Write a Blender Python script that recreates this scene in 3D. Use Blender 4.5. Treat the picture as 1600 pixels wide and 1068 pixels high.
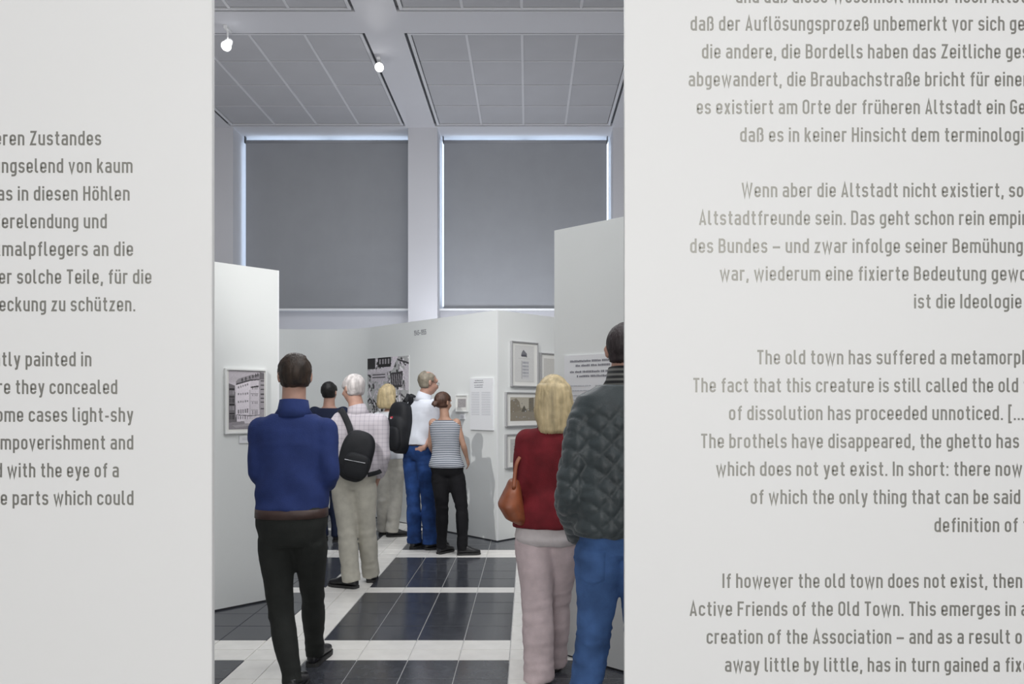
import bpy, bmesh, math, random
import numpy as np
from mathutils import Vector, Matrix

for o in list(bpy.data.objects):
    bpy.data.objects.remove(o, do_unlink=True)
SC = bpy.context.scene
COL = SC.collection
random.seed(4)
RNG = np.random.default_rng(4)
R = math.radians

# ------------------------------------------------------------------ camera
EYE = 1.5            # lens height; camera looks along +Y, level, with a shifted lens
F = 1130.0           # focal length in pixels of a 1600 px wide frame
VX, VY = 825.0, 632.0
cam_d = bpy.data.cameras.new('camera')
cam_d.sensor_width = 36.0
cam_d.lens = F / 1600.0 * 36.0
cam_d.shift_x = -(VX - 800.0) / 1600.0
cam_d.shift_y = (VY - 534.0) / 1600.0
cam_d.clip_start = 0.05
cam = bpy.data.objects.new('camera', cam_d)
cam.location = (0, 0, EYE)
cam.rotation_euler = (R(90), 0, 0)
COL.objects.link(cam)
SC.camera = cam

# ------------------------------------------------------------------ daylight, lamps, added fill lights, exposure
SC.view_settings.view_transform = 'Standard'
SC.view_settings.look = 'None'
SC.view_settings.gamma = 1.0
SC.view_settings.use_curve_mapping = False
SC.view_settings.exposure = 0.0
world = bpy.data.worlds.new('daylight')
SC.world = world
world.use_nodes = True
bg = world.node_tree.nodes['Background']
bg.inputs['Color'].default_value = (0.72, 0.84, 1.0, 1)
bg.inputs['Strength'].default_value = 3.4


def area_light(name, loc, target, size, power, color=(1, 1, 1), spread=180, size_y=None):
    d = bpy.data.lights.new(name, 'AREA')
    d.energy = power
    d.color = color
    d.size = size
    if size_y:
        d.shape = 'RECTANGLE'
        d.size_y = size_y
    d.spread = R(spread)
    o = bpy.data.objects.new(name, d)
    o.location = loc
    o.rotation_euler = (Vector(target) - Vector(loc)).to_track_quat('-Z', 'Y').to_euler()
    COL.objects.link(o)
    return o


def spot_light(name, loc, target, power, angle=50, blend=0.6, radius=0.06, color=(1, 0.985, 0.96)):
    d = bpy.data.lights.new(name, 'SPOT')
    d.energy = power
    d.color = color
    d.spot_size = R(angle)
    d.spot_blend = blend
    d.shadow_soft_size = radius
    o = bpy.data.objects.new(name, d)
    o.location = loc
    o.rotation_euler = (Vector(target) - Vector(loc)).to_track_quat('-Z', 'Y').to_euler()
    COL.objects.link(o)
    return o


# wide soft fill added behind the camera to light the two text panels evenly
area_light('front_fill', (0.2, -3.9, 2.75), (0.2, 1.9, 1.5), 6.5, 298, (1, 0.995, 0.985), size_y=4.2)
# soft fill added under the hall ceiling, standing in for many track lamps
area_light('hall_fill_near', (0.3, 2.9, 5.35), (-0.2, 4.3, 0), 5.0, 104, (0.98, 0.99, 1.0), size_y=2.4)
area_light('hall_fill_far', (-1.4, 6.6, 5.35), (-1.2, 7.2, 0), 4.0, 84, (0.95, 0.975, 1.0), size_y=1.4)
# uplights standing behind the partition walls, washing the ceiling and the window wall
area_light('uplight_wedge', (-0.3, 9.72, 2.3), (-0.3, 9.66, 5.5), 2.6, 33, (0.90, 0.93, 1.0), size_y=.45)
area_light('uplight_left', (-4.4, 7.2, 2.3), (-4.0, 7.3, 5.5), 2.2, 20, (0.96, 0.96, 1.0), size_y=3.0)
area_light('uplight_sill', (-2.6, 10.52, 2.2), (-2.6, 10.62, 5.5), 2.6, 3.4, (0.78, 0.86, 1.0), size_y=.18)
area_light('hall_fill_left_low', (1.7, 3.1, 3.9), (-2.1, 5.4, .7), 1.2, 26, (0.98, 0.99, 1.0))  # added fill that brightens the lower part of the left wall
spot_light('front_glare_spot', (1.05, -1.0, 4.1), (0.45, 1.9, 2.5), 19, 70, 0.9, 0.16)  # spot added so its glare fades the letters at the upper left
# track spots aimed at the partition walls
spot_light('spot_wedge', (-2.75, 1.3, 4.75), (-0.45, 8.2, 1.0), 790, 29, 0.8, 0.05)
spot_light('spot_left_wall', (0.9, 2.6, 5.2), (-2.3, 5.2, 0.6), 45, 60, 0.8, 0.08)
spot_light('spot_right_face', (1.6, 5.2, 5.2), (0.0, 8.2, 1.6), 150, 60, 0.8, 0.08)


# ------------------------------------------------------------------ materials
def new_mat(name):
    m = bpy.data.materials.new(name)
    m.use_nodes = True
    nt = m.node_tree
    return m, nt, nt.nodes['Principled BSDF']


def plain(name, col, rough=0.6, noise=0.0, nscale=8.0, bump=0.0, bscale=60.0, metal=0.0, spec=0.5,
          stretch=(1, 1, 1), sheen=0.0):
    m, nt, p = new_mat(name)
    p.inputs['Roughness'].default_value = rough
    p.inputs['Metallic'].default_value = metal
    p.inputs['Specular IOR Level'].default_value = spec
    if sheen:
        p.inputs['Sheen Weight'].default_value = sheen
    p.inputs['Base Color'].default_value = (*col, 1)
    tc = nt.nodes.new('ShaderNodeTexCoord')
    mp = nt.nodes.new('ShaderNodeMapping')
    mp.inputs['Scale'].default_value = stretch
    nt.links.new(tc.outputs['Object'], mp.inputs['Vector'])
    if noise:
        n = nt.nodes.new('ShaderNodeTexNoise')
        n.inputs['Scale'].default_value = nscale
        n.inputs['Detail'].default_value = 5
        nt.links.new(mp.outputs['Vector'], n.inputs['Vector'])
        r = nt.nodes.new('ShaderNodeValToRGB')
        r.color_ramp.elements[0].position = 0.3
        r.color_ramp.elements[1].position = 0.7
        r.color_ramp.elements[0].color = (*[max(0, c * (1 - noise)) for c in col], 1)
        r.color_ramp.elements[1].color = (*[min(1, c * (1 + noise)) for c in col], 1)
        nt.links.new(n.outputs['Fac'], r.inputs['Fac'])
        nt.links.new(r.outputs['Color'], p.inputs['Base Color'])
    if bump:
        n2 = nt.nodes.new('ShaderNodeTexNoise')
        n2.inputs['Scale'].default_value = bscale
        n2.inputs['Detail'].default_value = 4
        nt.links.new(mp.outputs['Vector'], n2.inputs['Vector'])
        b = nt.nodes.new('ShaderNodeBump')
        b.inputs['Strength'].default_value = bump
        b.inputs['Distance'].default_value = 0.01
        nt.links.new(n2.outputs['Fac'], b.inputs['Height'])
        nt.links.new(b.outputs['Normal'], p.inputs['Normal'])
    return m


def emit(name, col, s):
    m, nt, p = new_mat(name)
    p.inputs['Base Color'].default_value = (*col, 1)
    p.inputs['Emission Color'].default_value = (*col, 1)
    p.inputs['Emission Strength'].default_value = s
    return m


def vcol(name, rough=0.6):
    m, nt, p = new_mat(name)
    a = nt.nodes.new('ShaderNodeAttribute')
    a.attribute_name = 'ink'
    nt.links.new(a.outputs['Color'], p.inputs['Base Color'])
    p.inputs['Roughness'].default_value = rough
    p.inputs['Specular IOR Level'].default_value = 0.3
    return m


def stripes(name, ca, cb, period, duty=0.5, rough=0.8, axis='Z', noise=0.1):
    """horizontal stripes by object height"""
    m, nt, p = new_mat(name)
    tc = nt.nodes.new('ShaderNodeTexCoord')
    sx = nt.nodes.new('ShaderNodeSeparateXYZ')
    nt.links.new(tc.outputs['Object'], sx.inputs[0])
    d = nt.nodes.new('ShaderNodeMath'); d.operation = 'DIVIDE'
    d.inputs[1].default_value = period
    nt.links.new(sx.outputs[axis], d.inputs[0])
    fr = nt.nodes.new('ShaderNodeMath'); fr.operation = 'FRACT'
    nt.links.new(d.outputs[0], fr.inputs[0])
    r = nt.nodes.new('ShaderNodeValToRGB')
    r.color_ramp.interpolation = 'CONSTANT'
    r.color_ramp.elements[0].color = (*ca, 1)
    r.color_ramp.elements[1].color = (*cb, 1)
    r.color_ramp.elements[1].position = duty
    nt.links.new(fr.outputs[0], r.inputs['Fac'])
    nt.links.new(r.outputs['Color'], p.inputs['Base Color'])
    p.inputs['Roughness'].default_value = rough
    return m


def plaid(name, base, line, period=0.035):
    m, nt, p = new_mat(name)
    tc = nt.nodes.new('ShaderNodeTexCoord')
    sx = nt.nodes.new('ShaderNodeSeparateXYZ')
    nt.links.new(tc.outputs['Object'], sx.inputs[0])
    outs = []
    for ax in ('X', 'Z'):
        d = nt.nodes.new('ShaderNodeMath'); d.operation = 'DIVIDE'; d.inputs[1].default_value = period
        nt.links.new(sx.outputs[ax], d.inputs[0])
        fr = nt.nodes.new('ShaderNodeMath'); fr.operation = 'FRACT'
        nt.links.new(d.outputs[0], fr.inputs[0])
        lt = nt.nodes.new('ShaderNodeMath'); lt.operation = 'LESS_THAN'; lt.inputs[1].default_value = 0.22
        nt.links.new(fr.outputs[0], lt.inputs[0])
        outs.append(lt)
    ad = nt.nodes.new('ShaderNodeMath'); ad.operation = 'ADD'
    nt.links.new(outs[0].outputs[0], ad.inputs[0]); nt.links.new(outs[1].outputs[0], ad.inputs[1])
    ml = nt.nodes.new('ShaderNodeMath'); ml.operation = 'MULTIPLY'; ml.inputs[1].default_value = 0.5
    nt.links.new(ad.outputs[0], ml.inputs[0])
    mx = nt.nodes.new('ShaderNodeMix'); mx.data_type = 'RGBA'
    mx.inputs['A'].default_value = (*base, 1); mx.inputs['B'].default_value = (*line, 1)
    nt.links.new(ml.outputs[0], mx.inputs['Factor'])
    nt.links.new(mx.outputs['Result'], p.inputs['Base Color'])
    p.inputs['Roughness'].default_value = 0.85
    return m


M = {}
M['panel'] = plain('panel_white', (0.80, 0.80, 0.79), 0.45, 0.006, 1.2, spec=0.35)
M['letter'] = plain('lettering_grey', (0.27, 0.265, 0.24), 0.42, 0.02, 30, metal=0.45, spec=0.5)
M['wall'] = plain('gallery_wall_paint', (0.775, 0.795, 0.785), 0.75, 0.015, 1.5, 0.03, 90)
M['edge'] = plain('pale_edge', (0.83, 0.84, 0.85), 0.7)
M['plaster'] = plain('hall_plaster', (0.60, 0.60, 0.63), 0.8, 0.02, 1.0, 0.03, 60)
M['ceil'] = plain('ceiling_paint', (0.68, 0.68, 0.71), 0.8, 0.02, 0.8)
M['ceil_panel'] = plain('ceiling_panel_board', (0.50, 0.50, 0.52), 0.85, 0.03, 2.0, 0.05, 150)
M['grid'] = plain('ceiling_grid_metal', (0.68, 0.68, 0.70), 0.5)
M['dark_gap'] = plain('near_black', (0.03, 0.03, 0.035), 0.5)
M['blind'] = plain('blind_cloth', (0.31, 0.32, 0.34), 0.85, 0.03, 3.0, 0.04, 400)
M['metal'] = plain('brushed_metal', (0.55, 0.55, 0.57), 0.35, metal=1.0)
M['white_metal'] = plain('white_lacquer', (0.8, 0.8, 0.8), 0.4)
M['lens'] = emit('lamp_lens', (1, 0.99, 0.97), 6)
M['dark_tile'] = plain('anthracite_tile', (0.062, 0.066, 0.078), 0.16, 0.22, 14, 0.02, 40, spec=0.55)
M['pale_tile'] = plain('cream_tile', (0.90, 0.88, 0.84), 0.22, 0.05, 9, 0.02, 40, spec=0.5)
M['grout'] = plain('pale_grout', (0.60, 0.60, 0.60), 0.8, 0.1, 20)
M['frame'] = plain('aluminium_frame', (0.50, 0.50, 0.51), 0.45, metal=0.35)
M['frame_white'] = plain('white_frame', (0.80, 0.81, 0.80), 0.5)
M['matboard'] = plain('mat_board', (0.80, 0.80, 0.77), 0.8, 0.01, 5)
M['card'] = plain('caption_card', (0.80, 0.81, 0.83), 0.6)
M['ink'] = plain('printed_ink', (0.22, 0.22, 0.25), 0.7)
M['ink_soft'] = plain('printed_ink_pale', (0.52, 0.53, 0.57), 0.7)
M['print'] = vcol('printed_picture')
M['skin'] = plain('skin', (0.50, 0.29, 0.22), 0.5, 0.08, 25, 0.05, 120)
M['eye'] = plain('eye_white', (0.75, 0.74, 0.72), 0.2)
# glass of the windows
gm, gnt, gp = new_mat('window_glass')
gp.inputs['Base Color'].default_value = (0.95, 0.98, 1, 1)
gp.inputs['Transmission Weight'].default_value = 1.0
gp.inputs['Roughness'].default_value = 0.0
gp.inputs['IOR'].default_value = 1.1
M['glass'] = gm


# ------------------------------------------------------------------ mesh helpers
def link(o, parent=None):
    COL.objects.link(o)
    if parent is not None:
        o.parent = parent
    return o


def tag(o, label=None, category=None, group=None, kind=None):
    if label: o['label'] = label
    if category: o['category'] = category
    if group: o['group'] = group
    if kind: o['kind'] = kind
    return o


def root_of(parent):
    """world position that child vertices are measured from"""
    p = Vector((0, 0, 0))
    while parent is not None:
        p += parent.location
        parent = parent.parent
    return p


def mk(name, verts, faces, mat, parent=None, smooth=False, at=None, mi=None):
    """one mesh object from WORLD coordinates, stored relative to its parent (or to `at`)"""
    base = root_of(parent) + (Vector(at) if at is not None else Vector((0, 0, 0)))
    v = np.asarray(verts, dtype=float).reshape(-1, 3) - np.array(base)
    me = bpy.data.meshes.new(name)
    me.from_pydata([tuple(q) for q in v], [], [tuple(f) for f in faces])
    for m in (mat if isinstance(mat, (list, tuple)) else [mat]):
        me.materials.append(m)
    if mi is not None:
        me.polygons.foreach_set('material_index', list(mi))
    if smooth:
        me.polygons.foreach_set('use_smooth', [True] * len(me.polygons))
    me.update()
    o = bpy.data.objects.new(name, me)
    if at is not None:
        o.location = at
    return link(o, parent)


def empty(name, loc, label=None, category=None, group=None, kind=None):
    o = bpy.data.objects.new(name, None)
    o.location = loc
    o.empty_display_size = 0.2
    COL.objects.link(o)
    return tag(o, label, category, group, kind)


class MB:
    """collects simple solids for one mesh"""
    def __init__(s):
        s.v, s.f, s.m = [], [], []

    def add(s, v, f, mi=0):
        n = len(s.v)
        s.v += [tuple(q) for q in v]
        s.f += [tuple(i + n for i in q) for q in f]
        s.m += [mi] * len(f)

    def box(s, a, b, mi=0):
        x0, y0, z0 = a; x1, y1, z1 = b
        s.add([(x0, y0, z0), (x1, y0, z0), (x1, y1, z0), (x0, y1, z0), (x0, y0, z1), (x1, y0, z1), (x1, y1, z1), (x0, y1, z1)],
              [(0, 3, 2, 1), (4, 5, 6, 7), (0, 1, 5, 4), (1, 2, 6, 5), (2, 3, 7, 6), (3, 0, 4, 7)], mi)

    def obox(s, o, u, n, w0, w1, d0, d1, z0, z1, mi=0):
        """box along plan direction u, outward normal n, from plan origin o"""
        def P(w, d, z):
            return (o[0] + u[0] * w + n[0] * d, o[1] + u[1] * w + n[1] * d, z)
        v = [P(w0, d0, z0), P(w1, d0, z0), P(w1, d1, z0), P(w0, d1, z0), P(w0, d0, z1), P(w1, d0, z1), P(w1, d1, z1), P(w0, d1, z1)]
        s.add(v, [(0, 3, 2, 1), (4, 5, 6, 7), (0, 1, 5, 4), (1, 2, 6, 5), (2, 3, 7, 6), (3, 0, 4, 7)], mi)

    def tube(s, a, b, r0, r1=None, seg=14, mi=0):
        a, b = Vector(a), Vector(b)
        r1 = r0 if r1 is None else r1
        v, f = loft([a, b], [(r0, r0), (r1, r1)], seg=seg)
        s.add(v, f, mi)

    def build(s, name, mat, parent=None, smooth=False, at=None):
        return mk(name, s.v, s.f, mat, parent, smooth, at, s.m if isinstance(mat, (list, tuple)) else None)


def loft(pts, radii, seg=18, frames=None, power=1.0, up=None):
    """closed tube through pts with elliptical rings; frames gives (x axis, y axis) per ring"""
    pts = [Vector(p) for p in pts]
    n = len(pts)
    V, Fc = [], []
    prev = None
    for i, p in enumerate(pts):
        if frames is not None:
            fr = frames[i] if isinstance(frames, list) else frames
            ax, ay = Vector(fr[0]), Vector(fr[1])
        else:
            t = (pts[min(i + 1, n - 1)] - pts[max(i - 1, 0)]).normalized()
            if prev is None:
                h = Vector(up) if up is not None else (Vector((0, 1, 0)) if abs(t.y) < 0.8 else Vector((1, 0, 0)))
                ax = h.cross(t).normalized()
            else:
                ax = (prev - t * prev.dot(t)).normalized()
            ay = t.cross(ax).normalized()
            prev = ax
        rx, ry = radii[i]
        for k in range(seg):
            a = 2 * math.pi * k / seg
            c, s_ = math.cos(a), math.sin(a)
            if power != 1.0:
                c = math.copysign(abs(c) ** power, c); s_ = math.copysign(abs(s_) ** power, s_)
            V.append(p + ax * (rx * c) + ay * (ry * s_))
    for i in range(n - 1):
        for k in range(seg):
            a = i * seg + k; b = i * seg + (k + 1) % seg
            Fc.append((a, b, b + seg, a + seg))
    V.append(pts[0]); V.append(pts[-1])
    c0, c1 = len(V) - 2, len(V) - 1
    for k in range(seg):
        Fc.append((c0, (k + 1) % seg, k))
        b = (n - 1) * seg
        Fc.append((c1, b + k, b + (k + 1) % seg))
    return V, Fc


def ellipsoid(c, r, axes=None, seg=20, rings=14, power=1.0):
    c = Vector(c)
    X, Y, Z = axes if axes is not None else (Vector((1, 0, 0)), Vector((0, 1, 0)), Vector((0, 0, 1)))
    def sp(v):
        return math.copysign(abs(v) ** power, v)
    V = [c - Z * r[2]]
    Fc = []
    for i in range(1, rings):
        ph = -math.pi / 2 + math.pi * i / rings
        for k in range(seg):
            a = 2 * math.pi * k / seg
            V.append(c + X * (r[0] * sp(math.cos(ph)) * sp(math.cos(a))) + Y * (r[1] * sp(math.cos(ph)) * sp(math.sin(a))) + Z * (r[2] * sp(math.sin(ph))))
    V.append(c + Z * r[2])
    top = len(V) - 1
    for k in range(seg):
        Fc.append((0, 1 + (k + 1) % seg, 1 + k))
        b = 1 + (rings - 2) * seg
        Fc.append((top, b + k, b + (k + 1) % seg))
    for i in range(rings - 2):
        for k in range(seg):
            a = 1 + i * seg + k; b = 1 + i * seg + (k + 1) % seg
            Fc.append((a, b, b + seg, a + seg))
    return V, Fc


def fuse(solids, voxel, smooth_iter=4):
    """union of overlapping closed solids as ONE continuous surface; returns vertex array, faces"""
    mb = MB()
    for v, f in solids:
        mb.add(v, f)
    me = bpy.data.meshes.new('tmp')
    me.from_pydata(mb.v, [], mb.f)
    o = bpy.data.objects.new('tmp', me)
    COL.objects.link(o)
    md = o.modifiers.new('r', 'REMESH'); md.mode = 'VOXEL'; md.voxel_size = voxel; md.adaptivity = 0
    if smooth_iter:
        sm = o.modifiers.new('s', 'SMOOTH'); sm.factor = 0.5; sm.iterations = smooth_iter
    dg = bpy.context.evaluated_depsgraph_get()
    ev = o.evaluated_get(dg)
    m2 = bpy.data.meshes.new_from_object(ev, depsgraph=dg)
    n = len(m2.vertices)
    co = np.empty(n * 3); m2.vertices.foreach_get('co', co); co = co.reshape(-1, 3)
    no = np.empty(n * 3); m2.vertices.foreach_get('normal', no); no = no.reshape(-1, 3)
    fc = [tuple(p.vertices) for p in m2.polygons]
    bpy.data.objects.remove(o, do_unlink=True)
    bpy.data.meshes.remove(me); bpy.data.meshes.remove(m2)
    return co, no, fc


def wav(p, freq, seed=0, octaves=3, aniso=(1, 1, 1)):
    """cheap vectorised noise: sums of random sine waves"""
    rg = np.random.default_rng(seed)
    q = p * np.array(aniso)
    out = np.zeros(len(p)); amp = 1.0; tot = 0
    for o in range(octaves):
        for _ in range(4):
            d = rg.normal(size=3); d /= np.linalg.norm(d)
            ph = rg.uniform(0, 6.28)
            out += amp * np.sin((q @ d) * freq * (2 ** o) * rg.uniform(.7, 1.3) + ph + 1.1 * np.sin((q @ rg.normal(size=3)) * freq * .5 * (2 ** o)))
        tot += amp * 2.2
        amp *= 0.5
    return out / tot

# ================================================================== ROOM
CZ = 5.5        # ceiling height
XL, XR, YB, YW = -8.6, 8.4, -5.0, 10.72     # side walls, wall behind the camera, window wall face


def at(px, py, Y):
    return Vector(((px - VX) / F * Y, Y, EYE - (py - VY) / F * Y))


# ---- floor: pale grout bed and single tiles
floor = tag(mk('floor', *(lambda b: (b.v, b.f))((lambda b: (b.box((XL, YB, -0.12), (XR, YW + 0.3, -0.006)), b)[1])(MB())), M['grout']), kind='structure')


def runs(lo, hi, period, start, cells):
    out = []
    k = math.floor((lo - start) / period) - 1
    while start + k * period < hi:
        p = start + k * period
        for kind, w in cells:
            if p + w > lo and p < hi:
                out.append((kind, p, w))
            p += w
        k += 1
    return out


TX = 0.299
xr = runs(XL, XR, 0.36 + 4 * TX + 0.17 + 4 * TX, -1.665, [('c', .18), ('c', .18)] + [('d', TX)] * 4 + [('c', .17)] + [('d', TX)] * 4)
TY = 0.2925
yr = runs(YB, YW, 0.36 + 4 * TY + 0.166 + 4 * TY, 4.252, [('c', .18), ('c', .18)] + [('d', TY)] * 4 + [('c', .166)] + [('d', TY)] * 4)
tile_meshes = {}
G = 0.0028


def tile_mesh(w, d, mat):
    key = (round(w, 4), round(d, 4), mat)
    if key not in tile_meshes:
        b = MB()
        hx, hy, e = w / 2 - G, d / 2 - G, 0.0012
        v = [(-hx, -hy, -.006), (hx, -hy, -.006), (hx, hy, -.006), (-hx, hy, -.006),
             (-hx, -hy, -e), (hx, -hy, -e), (hx, hy, -e), (-hx, hy, -e),
             (-hx + e, -hy + e, 0), (hx - e, -hy + e, 0), (hx - e, hy - e, 0), (-hx + e, hy - e, 0)]
        f = [(0, 3, 2, 1), (8, 9, 10, 11)]
        for i in range(4):
            j = (i + 1) % 4
            f += [(i, j, j + 4, i + 4), (i + 4, j + 4, j + 8, i + 8)]
        me = bpy.data.meshes.new('tile')
        me.from_pydata(v, [], f)
        me.materials.append(M[mat])
        tile_meshes[key] = me
    return tile_meshes[key]


tiles = []
for kx, x, w in xr:
    for ky, y, d in yr:
        mat = 'dark_tile' if kx == 'd' and ky == 'd' else 'pale_tile'
        cx, cy = x + w / 2, y + d / 2
        vis = 0
        if 3.6 < cy < 9.4:
            px = VX + cx / cy * F
            if 318 < px < 985 and cx > -0.9 * cy * .62 - 1:
                # hidden behind the partition walls?
                hid = (cx < -1.95 and cy > 5.3 + (cx + 2.2)) or (cx > -0.3 and cy > 7.95) or (cx > .2 and cy > 4.4) or (cx + cy > 7.95 and cy > 7.9)
                if not hid:
                    vis = 1000 - cy
        tiles.append((vis, cx, cy, w, d, mat))
tiles.sort(key=lambda t: -t[0])
rest = MB()
for i, (vis, cx, cy, w, d, mat) in enumerate(tiles):
    if i < 300 and vis > 0:
        o = bpy.data.objects.new('floor_tile', tile_mesh(w, d, mat))
        o.location = (cx, cy, 0.0)
        link(o, floor)
    else:
        hx, hy = w / 2 - G, d / 2 - G
        rest.add([(cx - hx, cy - hy, -.006), (cx + hx, cy - hy, -.006), (cx + hx, cy + hy, -.006), (cx - hx, cy + hy, -.006),
                  (cx - hx, cy - hy, 0), (cx + hx, cy - hy, 0), (cx + hx, cy + hy, 0), (cx - hx, cy + hy, 0)],
                 [(4, 5, 6, 7), (0, 1, 5, 4), (1, 2, 6, 5), (2, 3, 7, 6), (3, 0, 4, 7)], 0 if mat == 'dark_tile' else 1)
tag(rest.build('floor_tiling', [M['dark_tile'], M['pale_tile']], floor), kind='stuff')

# ---- ceiling: beams in one plane, sunk bays with square boards in a metal grid
bays_x = [(-10.2, -7.67), (-7.25, -4.71), (-4.29, -1.76), (-1.335, 1.205), (1.63, 4.16), (4.58, 7.11), (7.53, 10.06)]
bays_y = [(7.79, 10.40), (4.76, 7.37), (1.72, 4.33), (-1.32, 1.29), (-4.36, -1.75)]
cb = MB()
cb.box((XL, YB, CZ + .30), (XR, YW + .3, CZ + .42))
edges = [XL]
for a, b in bays_x:
    a, b = max(a, XL), min(b, XR)
    edges += [a, b]
edges.append(XR)
for i in range(0, len(edges), 2):                       # beams running away from the camera
    if edges[i + 1] - edges[i] > 0.01:
        cb.box((edges[i], YB, CZ), (edges[i + 1], YW + .3, CZ + .3))
ye = [YB] + [q for a, b in sorted(bays_y) for q in (a, b)] + [YW + .3]
for a, b in bays_x:                                     # cross beams between the bays
    a, b = max(a, XL), min(b, XR)
    for i in range(0, len(ye), 2):
        cb.box((a, ye[i], CZ), (b, ye[i + 1], CZ + .3))
ceiling = tag(cb.build('ceiling', M['ceil']), kind='structure')

for bi, (a, b) in enumerate(bays_x):
    for bj, (c, d) in enumerate(bays_y):
        A, B = max(a, XL), min(b, XR)
        seen = bi in (2, 3) and bj in (0, 1)
        if not seen:
            m = MB()
            m.box((A + .02, c + .02, CZ + .02), (B - .02, d - .02, CZ + .04))
            m.build('bay_board', M['ceil_panel'], ceiling)
            continue
        m = MB()    # pale edge frame of the bay, standing off the beam by a dark gap
        g, w = 0.030, 0.035
        m.box((a + g, c + .022, CZ + .004), (a + g + w, d - .022, CZ + .03))
        m.box((b - g - w, c + .022, CZ + .004), (b - g, d - .022, CZ + .03))
        m.box((a + g + w, c + .022, CZ + .004), (b - g - w, c + .05, CZ + .03))
        m.box((a + g + w, d - .05, CZ + .004), (b - g - w, d - .022, CZ + .03))
        m.build('bay_frame', M['grid'], ceiling)
        m = MB()    # dark lamp tracks along the long sides
        m.box((a + .004, c + .02, CZ + .006), (a + g - .004, d - .10, CZ + .03))
        m.box((b - g + .004, c + .02, CZ + .006), (b - .004, d - .10, CZ + .03))
        m.build('lamp_track', M['dark_gap'], ceiling)
        m = MB()
        m.box((a, c, CZ + .2), (b, d, CZ + .22))
        m.build('bay_back', M['dark_gap'], ceiling)  # sheet coloured near-black to put shade into the gaps around the boards
        x0, x1, y0, y1 = a + g + w, b - g - w, c + .05, d - .05
        nx, ny = 4, 4
        px_, py_ = (x1 - x0) / nx, (y1 - y0) / ny
        bar = bpy.data.meshes.new('grid_bar')
        bb = MB(); bb.box((-.014, -(y1 - y0) / 2, 0), (.014, (y1 - y0) / 2, .022))
        bar.from_pydata(bb.v, [], bb.f); bar.materials.append(M['grid'])
        for i in range(1, nx):
            o = bpy.data.objects.new('grid_bar', bar)
            o.location = (x0 + i * px_, (y0 + y1) / 2, CZ + .008)
            link(o, ceiling)
        cbar = bpy.data.meshes.new('cross_bar')
        bb = MB(); bb.box((-px_ / 2 + .014, -.0045, 0), (px_ / 2 - .014, .0045, .02))
        cbar.from_pydata(bb.v, [], bb.f); cbar.materials.append(M['grid'])
        for i in range(nx):
            for k in range(1, ny):
                o = bpy.data.objects.new('cross_bar', cbar)
                o.location = (x0 + (i + .5) * px_, y0 + k * py_ + .003, CZ + .012)
                link(o, ceiling)
        key = ('cp', round(px_, 4), round(py_, 4))
        if key not in tile_meshes:
            q = MB()
            hx, hy, e = px_ / 2 - .006, py_ / 2 - .008, .006
            q.add([(-hx, -hy, .02), (hx, -hy, .02), (hx, hy, .02), (-hx, hy, .02),
                   (-hx, -hy, e), (hx, -hy, e), (hx, hy, e), (-hx, hy, e),
                   (-hx + e, -hy + e, 0), (hx - e, -hy + e, 0), (hx - e, hy - e, 0), (-hx + e, hy - e, 0)],
                  [(0, 1, 2, 3), (8, 11, 10, 9), (0, 4, 5, 1), (1, 5, 6, 2), (2, 6, 7, 3), (3, 7, 4, 0),
                   (4, 8, 9, 5), (5, 9, 10, 6), (6, 10, 11, 7), (7, 11, 8, 4)])
            me = bpy.data.meshes.new('ceiling_panel'); me.from_pydata(q.v, [], q.f); me.materials.append(M['ceil_panel'])
            tile_meshes[key] = me
        for i in range(nx):
            for j in range(ny):
                o = bpy.data.objects.new('ceiling_panel', tile_meshes[key])
                o.location = (x0 + (i + .5) * px_, y0 + (j + .5) * py_, CZ + .016 + random.uniform(-.001, .001))
                link(o, ceiling)

# ---- walls
def wall_box(name, a, b, mat='plaster'):
    m = MB(); m.box(a, b)
    return tag(m.build(name, M[mat]), kind='structure')


wall_box('wall_left', (XL - .2, YB, 0), (XL, YW + .3, CZ))
wall_box('wall_right', (XR, YB, 0), (XR + .2, YW + .3, CZ))
wall_box('wall_front', (XL - .2, YB - .2, 0), (XR + .2, YB, CZ))
SILL = 2.925
PIL = [(-7.28, -4.68), (-4.29 - .42, -4.29 + .03)]
openings = [(-4.262, -1.733), (-1.31, 1.228)]
wb = MB()
WY = 10.82     # face of the wall under the windows
wb.box((XL, WY, 0), (XR, WY + .30, SILL))
pil = [(XL, -4.262), (-1.733, -1.31), (1.228, XR)]
for a, b in pil:
    wb.box((a, WY, SILL), (b, WY + .30, CZ))
    wb.box((max(a, -4.8), 10.45, 0), (min(b, 1.66), WY, CZ))       # pilasters standing proud of the wall
wall_back = tag(wb.build('wall_back', M['plaster']), kind='structure')
for i, (a, b) in enumerate(openings):
    w = MB()
    y0, y1 = WY + .12, WY + .18
    w.box((a, y0, SILL), (a + .008, y1, CZ)); w.box((b - .008, y0, SILL), (b, y1, CZ))
    w.box((a + .008, y0, SILL), (b - .008, y1, SILL + .06)); w.box((a + .008, y0, CZ - .006), (b - .008, y1, CZ))
    w.box(((a + b) / 2 - .03, y0, SILL + .06), ((a + b) / 2 + .03, y1, CZ - .006))
    wn = tag(w.build('window_%d' % (i + 1), M['white_metal']), kind='structure')
    for (c, d) in ((a + .008, (a + b) / 2 - .03), ((a + b) / 2 + .03, b - .008)):
        g = MB(); g.box((c, y0 + .02, SILL + .06), (d, y0 + .03, CZ - .006))
        g.build('window_pane', M['glass'], wn)
    sl = MB(); sl.box((a, 10.70, SILL - .03), (b, WY, SILL - .002))
    tag(sl.build('trim_%d' % (i + 1), M['edge']), kind='structure')

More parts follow.
